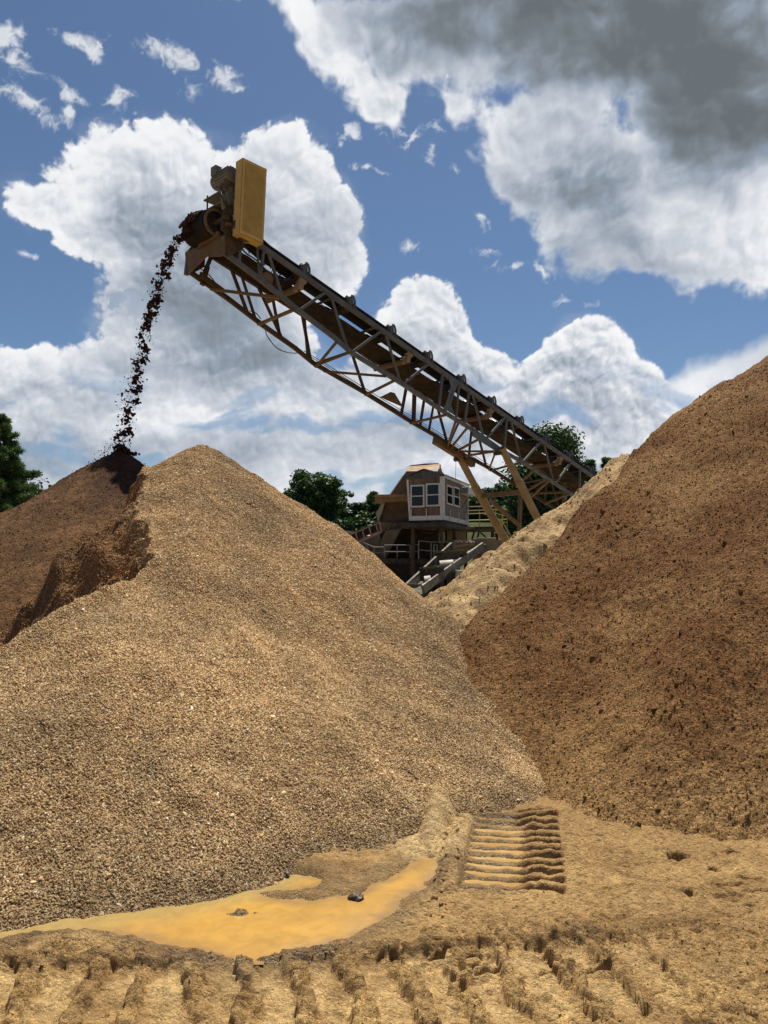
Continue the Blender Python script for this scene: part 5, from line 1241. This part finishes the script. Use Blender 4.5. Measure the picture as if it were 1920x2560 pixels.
for (x0, y0, x1, y1, f) in ((1100,1404,1134,1401,.5), (1062,1443,1078,1441,.82)):
    mb = MB(); a = tp(x0, y0, f); b = tp(x1, y1, f); mb.tube([a + Vector((0, .1, -.25)), b + Vector((0, .1, -.25))], .30, 20); mb.build('screw_roll', M_white, CT, smooth=True)
mb = MB(); mb.prism([tp(1116,1366,0), tp(1124,1356,0), tp(1129,1357,0), tp(1131,1372,0), tp(1120,1378,0)], (0, .5, 0)); mb.build('feed_lip', M_trough, CT)
mb = MB(); mb.prism([at(1137,1350,39.5), at(1200,1350,39.5), at(1200,1372,39.5), at(1137,1372,39.5)], (0, 1.2, 0)); mb.build('feed_box', M_conc, CT)
mb = MB(); mb.prism([at(1140,1362,38.9), at(1188,1358,38.9), at(1188,1362,38.9), at(1140,1368,38.9)], (0, .5, 0)); mb.build('feed_lip', M_lip, CT)
rr = np.random.RandomState(12); P = np.array([tuple(at(rr.uniform(1142, 1186), rr.uniform(1355, 1361), 39.1)) for _ in range(60)]); V, F, ix = pieces(P, rr.uniform(.05, .13, 60), ico(), rr)
o = mesh_np('stone_load', V - np.array(tuple(CT.location)), F, parent=CT, material=M_hopper)
for (px, Y) in ((1060, 34.2), (1120, 36.5), (1150, 37.5)): 
    a = at(px + 6, 1470 if px < 1100 else 1425, Y); MB().box((a.x, a.y + .5, a.z / 2), (.22, .22, a.z)).build('trestle', M_darksteel, CT)
# --- concrete block wall by the conveyor leg
CB_ = thing('concrete_block', 'big tan concrete block at the foot of the conveyor leg', 'concrete block', (at(1220, 1370, 39.5).x, 39.5, 0))
mb = MB(); a = at(1192, 1344, 39.3); b = at(1241, 1344, 39.3); mb.box(((a.x + b.x) / 2, 40.2, a.z / 2), (b.x - a.x, 1.8, a.z)); mb.build('block', M_conc, CB_, bevel=.03)
a = at(1200, 1360, 38.8); b = at(1215, 1360, 38.8); mb = MB(); mb.box(((a.x + b.x) / 2, 39.0, a.z / 2), (b.x - a.x, .5, a.z)); mb.build('buttress', M_trough, CB_, bevel=.02)
mb = MB(); a = at(1241, 1350, 41.5); b = at(1262, 1350, 41.5); mb.box(((a.x + b.x) / 2, 42.0, a.z / 2), (b.x - a.x, 1.0, a.z)); mb.build('block', M_conc, CB_)
for k, (px, py) in enumerate(((1150,1425),(1165,1430),(1128,1445),(1136,1440))):
    pass
SB = thing('pale_slab', 'small pale slab lying in the shade under the stepped trough', 'slab', tuple(at(1150, 1428, 35) * Vector((1, 1, 0))) if False else (at(1150, 1428, 35).x, 35, 0))
mb = MB(); a = at(1142, 1425, 35); b = at(1159, 1425, 35); mb.box(((a.x + b.x) / 2, 35.4, a.z / 2), (b.x - a.x, .8, a.z)); mb.build('slab', M_white, SB, bevel=.02)
# ------------------------------------------------------------------ hillside and trees
def h_hill(x, y):
    r = sstep(y, 46, 68) * 6.1 + sstep(y, 66, 140) * 5 + .25 * fbm(x * .08, y * .08, 201, 4) * sstep(y, 46, 60)
    return r - .35
M_grass = attr_mat('rough_pasture', rough=.95, bump=.08, bscale=3, nvar=.3, nsc=.8, fine=(9, .25), spec=.1)
hob, hx, hy, hz = sheet('hill', np.arange(-90, 110, 1.6), np.concatenate([np.arange(44.5, 80, 1.0), np.arange(80, 170, 5)]), h_hill, M_grass)
nn = fbm(hx * .12, hy * .12, 203, 5)
vcol(hob, 'tint', np.array([.060, .068, .026]) * (1 + .35 * nn)[:, None] + np.array([.05, .03, .01]) * sstep(nn, .2, .6)[:, None]); tag(hob, kind='structure')

def leaf_mat(name, c1, c2):
    m, N = mat(name); a = N.n('Attribute', attribute_name='tint'); c = N.mix(a.outputs['Fac'], c1, c2)
    p = N.n('BsdfPrincipled'); N.put(p.inputs['Base Color'], c); p.inputs['Roughness'].default_value = .55; p.inputs['Specular IOR Level'].default_value = .25
    tr = N.n('BsdfTranslucent'); N.put(tr.inputs[0], N.mix(1, c, (1.3, 1.5, .6), 'MULTIPLY')); ms = N.n('MixShader'); ms.inputs[0].default_value = .22
    N.t.links.new(p.outputs[0], ms.inputs[1]); N.t.links.new(tr.outputs[0], ms.inputs[2]); mo = N.n('OutputMaterial'); N.t.links.new(ms.outputs[0], mo.inputs[0]); return m
M_bark = surf('rough_bark', (.085, .06, .04), (.05, .036, .026), rough=.95, bump=.02, bscale=6)
M_oak = leaf_mat('oak_leaves', (.022, .050, .016), (.05, .095, .026)); M_pineL = leaf_mat('pine_needles', (.042, .080, .036), (.095, .145, .058)); M_wood = leaf_mat('wood_leaves', (.018, .042, .017), (.042, .080, .028)); M_bush = leaf_mat('bush_leaves', (.04, .085, .022), (.07, .13, .035))
def quads(P, N_, size, rs):
    """leaf faces at P, roughly facing N_"""
    n = len(P); t = rs.normal(size=(n, 3)); t -= N_ * (t * N_).sum(1)[:, None]; t /= np.linalg.norm(t, axis=1)[:, None] + 1e-9; b = np.cross(N_, t)
    s = size[:, None]; l = .75 + .5 * rs.rand(n, 1)
    V = np.stack([P - t * s * l, P - b * s * .6, P + t * s * l, P + b * s * .6], 1).reshape(-1, 3); F = np.arange(4 * n).reshape(-1, 4); return V, F
def leafy_tree(name, label, cat, base, H, Rx, crown0, seed, m, nclump=70, per=110, leaf=.15, group=None, squash=1.0, lobes=None):
    rs = np.random.RandomState(seed); T = thing(name, label, cat, base, group); b = np.array(base)
    mb = MB(); B = Vector(base); r0 = .028 * H
    mb.tube([B - UZ * .3, B + UZ * H * .3, B + Vector((rs.normal(0, .2), 0, H * .6)), B + Vector((rs.normal(0, .3), 0, H * .85))], [r0 * 1.3, r0, r0 * .6, r0 * .2], 10)
    zc0 = H * crown0; hc = H - zc0
    C_ = []
    for k in range(nclump):
        u = rs.normal(size=3); u /= np.linalg.norm(u); rad = rs.uniform(.25, 1.0) ** .55
        prof = 1.0
        c = np.array([u[0] * Rx * rad, u[1] * Rx * rad, zc0 + hc * .5 + u[2] * hc * .5 * rad * squash])
        c[2] += rs.normal(0, .03 * H); c[:2] *= 1 + rs.normal(0, .12)
        C_.append((c, rs.uniform(.10, .22) * hc * (1.1 - .35 * rad)))
    for c, _r in C_[:14]:
        st_ = B + UZ * H * rs.uniform(.25, .6); mb.tube([st_, (st_ + Vector(b + c)) / 2 + Vector((0, 0, .1)), Vector(b + c)], [r0 * .4, r0 * .22, r0 * .08], 6)
    mb.build('trunk', M_bark, T, smooth=True)
    Ps, Ns, Sz, Tn = [], [], [], []
    for c, rc in C_:
        n = int(per * (rc / (.16 * hc)) ** 2); d = rs.normal(size=(n, 3)); d /= np.linalg.norm(d, axis=1)[:, None]; q = rc * rs.uniform(.55, 1.08, (n, 1))
        P = c + d * q * np.array([1.15, 1.15, .8]); Ps.append(P); nn_ = d * .6 + rs.normal(size=(n, 3)) * .55 + np.array([0, 0, .35]); Ns.append(nn_ / np.linalg.norm(nn_, axis=1)[:, None])
        Sz.append(leaf * rs.uniform(.6, 1.3, n)); Tn.append(np.clip(rs.uniform(.1, .9) + rs.normal(0, .15, n), 0, 1))
    P = np.concatenate(Ps); V, F = quads(P, np.concatenate(Ns), np.concatenate(Sz), rs)
    o = mesh_np('crown', V, F, parent=T, material=m); tn = np.repeat(np.concatenate(Tn), 4); vcol(o, 'tint', np.stack([tn] * 3, 1)); return T
def pine_tree(name, label, cat, base, H, Rx, seed, m, whorls=26, group=None, start=.12, leaf=.10, dens=1.0):
    rs = np.random.RandomState(seed); T = thing(name, label, cat, base, group); B = Vector(base); mb = MB(); r0 = .018 * H
    mb.tube([B - UZ * .3, B + UZ * H * .5, B + UZ * H * .99], [r0 * 1.3, r0 * .8, r0 * .08], 10)
    Ps, Ns, Sz, Tn = [], [], [], []
    for k in range(whorls):
        f = (k + rs.uniform(-.3, .3)) / whorls; z = H * (start + (1 - start) * f); L = Rx * (1 - f) ** .75 * rs.uniform(.8, 1.15) + .12
        for j in range(rs.randint(5, 9)):
            a = rs.uniform(0, 2 * math.pi); Lj = L * rs.uniform(.6, 1.15); tip = np.array([math.cos(a) * Lj, math.sin(a) * Lj, z + Lj * rs.uniform(.0, .42)]); rt = np.array([0, 0, z])
            mb.tube([Vector(rt) + B, Vector((rt * .45 + tip * .55)) + B + Vector((0, 0, -.05 * Lj)), Vector(tip) + B], [r0 * .22, r0 * .14, r0 * .04], 5)
            nt = int((10 + 26 * Lj) * dens)
            for q in range(nt):
                t = rs.uniform(.25, 1.0) ** .8; c = rt * (1 - t) + tip * t; w = .10 + .20 * Lj * (1.1 - t); c = c + np.array([rs.normal(0, w * .55), rs.normal(0, w * .55), rs.normal(0, w * .25)])
                n = 7; d = rs.normal(size=(n, 3)) + np.array([math.cos(a) * .5, math.sin(a) * .5, .6]); d /= np.linalg.norm(d, axis=1)[:, None]
                Ps.append(c + d * leaf * .8); nn_ = rs.normal(size=(n, 3)); nn_ -= d * (nn_ * d).sum(1)[:, None]; Ns.append((d, nn_ / np.linalg.norm(nn_, axis=1)[:, None])); Tn.append(np.full(n, np.clip(rs.uniform(.1, .9), 0, 1)))
    mb.build('trunk', M_bark, T, smooth=True)
    P = np.concatenate(Ps); D = np.concatenate([a for a, _ in Ns]); W_ = np.concatenate([b for _, b in Ns]); n = len(P); s = leaf * rs.uniform(.7, 1.3, (n, 1))
    V = np.stack([P - D * s, P - W_ * s * .16, P + D * s, P + W_ * s * .16], 1).reshape(-1, 3); F = np.arange(4 * n).reshape(-1, 4)
    o = mesh_np('crown', V, F, parent=T, material=m); tn = np.repeat(np.concatenate(Tn), 4); vcol(o, 'tint', np.stack([tn] * 3, 1)); return T
def tree_at(px, pytop, pxhalf, Y, base_z=None):
    p = at(px, pytop, Y); bz = float(h_hill(np.array([p.x]), np.array([Y]))[0]) if base_z is None else base_z
    bz = max(bz, 0.0); return (p.x, Y, bz), p.z - bz, pxhalf * Y / FPX
b_, H_, R_ = tree_at(-5, 1035, 160, 40, 0.0); pine_tree('pine_tree', 'feathery pine at the left edge behind the dark heap', 'pine tree', b_, H_, R_, 31, M_pineL, whorls=38, leaf=.14, dens=2.0)
b_, H_, R_ = tree_at(70, 1212, 75, 46, 0.0); leafy_tree('leafy_tree', 'low rounded tree showing between the pine and the dark heap', 'tree', b_, H_, R_, -.2, 32, M_oak, nclump=90, leaf=.13)
b_, H_, R_ = tree_at(785, 1183, 74, 66); leafy_tree('leafy_tree', 'broad dark green tree behind the right slope of the gravel pile', 'tree', b_, H_ , R_, .0, 33, M_oak, nclump=170, per=240, leaf=.15)
b_, H_, R_ = tree_at(890, 1258, 50, 72); leafy_tree('leafy_tree', 'smaller dark tree between the broad tree and the hopper', 'tree', b_, H_, R_, .0, 34, M_wood, nclump=60, leaf=.17)
b_, H_, R_ = tree_at(935, 1232, 30, 76); pine_tree('pine_tree', 'thin pine top rising left of the hopper ledge', 'pine tree', b_, H_, R_, 35, M_pineL, whorls=16, leaf=.16, start=.3)
b_, H_, R_ = tree_at(1378, 1074, 62, 58); leafy_tree('leafy_tree', 'tall dark oak rising behind the tail end of the conveyor', 'tree', b_, H_, R_, .0, 36, M_oak, nclump=240, per=260, leaf=.15, squash=1.05)
b_, H_, R_ = tree_at(1330, 1130, 55, 57); leafy_tree('leafy_tree', 'dark tree seen through the conveyor legs beside the oak', 'tree', b_, H_, R_, .0, 37, M_oak, nclump=80, per=130, leaf=.16)
for px, py, sd, nm in ((1475, 1148, 38, 'left of the two small pine tops above the sand ridge, nearer the oak'), (1516, 1143, 39, 'right of the two small pine tops above the sand ridge')):
    b_, H_, R_ = tree_at(px, py, 34, 74); pine_tree('pine_tree', nm, 'pine tree', b_, H_, R_, sd, M_pineL, whorls=18, leaf=.17, start=.2)
wood = [(1185,1238,26,'nearest the cabin roof corner'),(1212,1222,30,'just right of the far conveyor leg'),(1245,1210,32,'with the pointed top left of the near leg'),(1280,1216,30,'crossed by the lower bracing of the conveyor'),(1316,1222,34,'directly behind the near conveyor leg'),(1352,1205,34,'below the oak crown'),(1395,1200,36,'between the oak and the sand ridge'),(1440,1190,36,'half hidden by the conveyor tail')]
for k, (px, py, hw, w_) in enumerate(wood):
    b_, H_, R_ = tree_at(px, py, hw, 70 + (k % 3) * 1.8); leafy_tree('wood_tree', 'dark tree of the far wood ' + w_, 'tree', b_, H_, R_, -.05, 50 + k, M_wood, nclump=55, per=120, leaf=.19, group='trees of the dark wood behind the conveyor legs')
b_, H_, R_ = tree_at(1268, 1262, 26, 64.5); leafy_tree('bush', 'lighter green bush at the top of the grassy bank', 'bush', b_, H_, R_, .0, 70, M_bush, nclump=34, per=120, leaf=.12)
for px, py, hw, sd, w_ in ((835, 1272, 45, 71, 'between the broad tree and the thin pine'), (905, 1290, 40, 74, 'just above the slanting red conveyor'), (860, 1300, 45, 75, 'just above the grey bin and tank'), (700, 1262, 50, 72, 'hidden lower left of the broad tree'), (960, 1272, 40, 73, 'behind the hopper ledge')):
    b_, H_, R_ = tree_at(px, py, hw, 78 if sd < 74 else 56); leafy_tree('wood_tree', 'low dark tree of the far wood ' + w_, 'tree', b_, H_, R_, .0, sd, M_wood, nclump=50, leaf=.18, group='low trees left of the hopper')
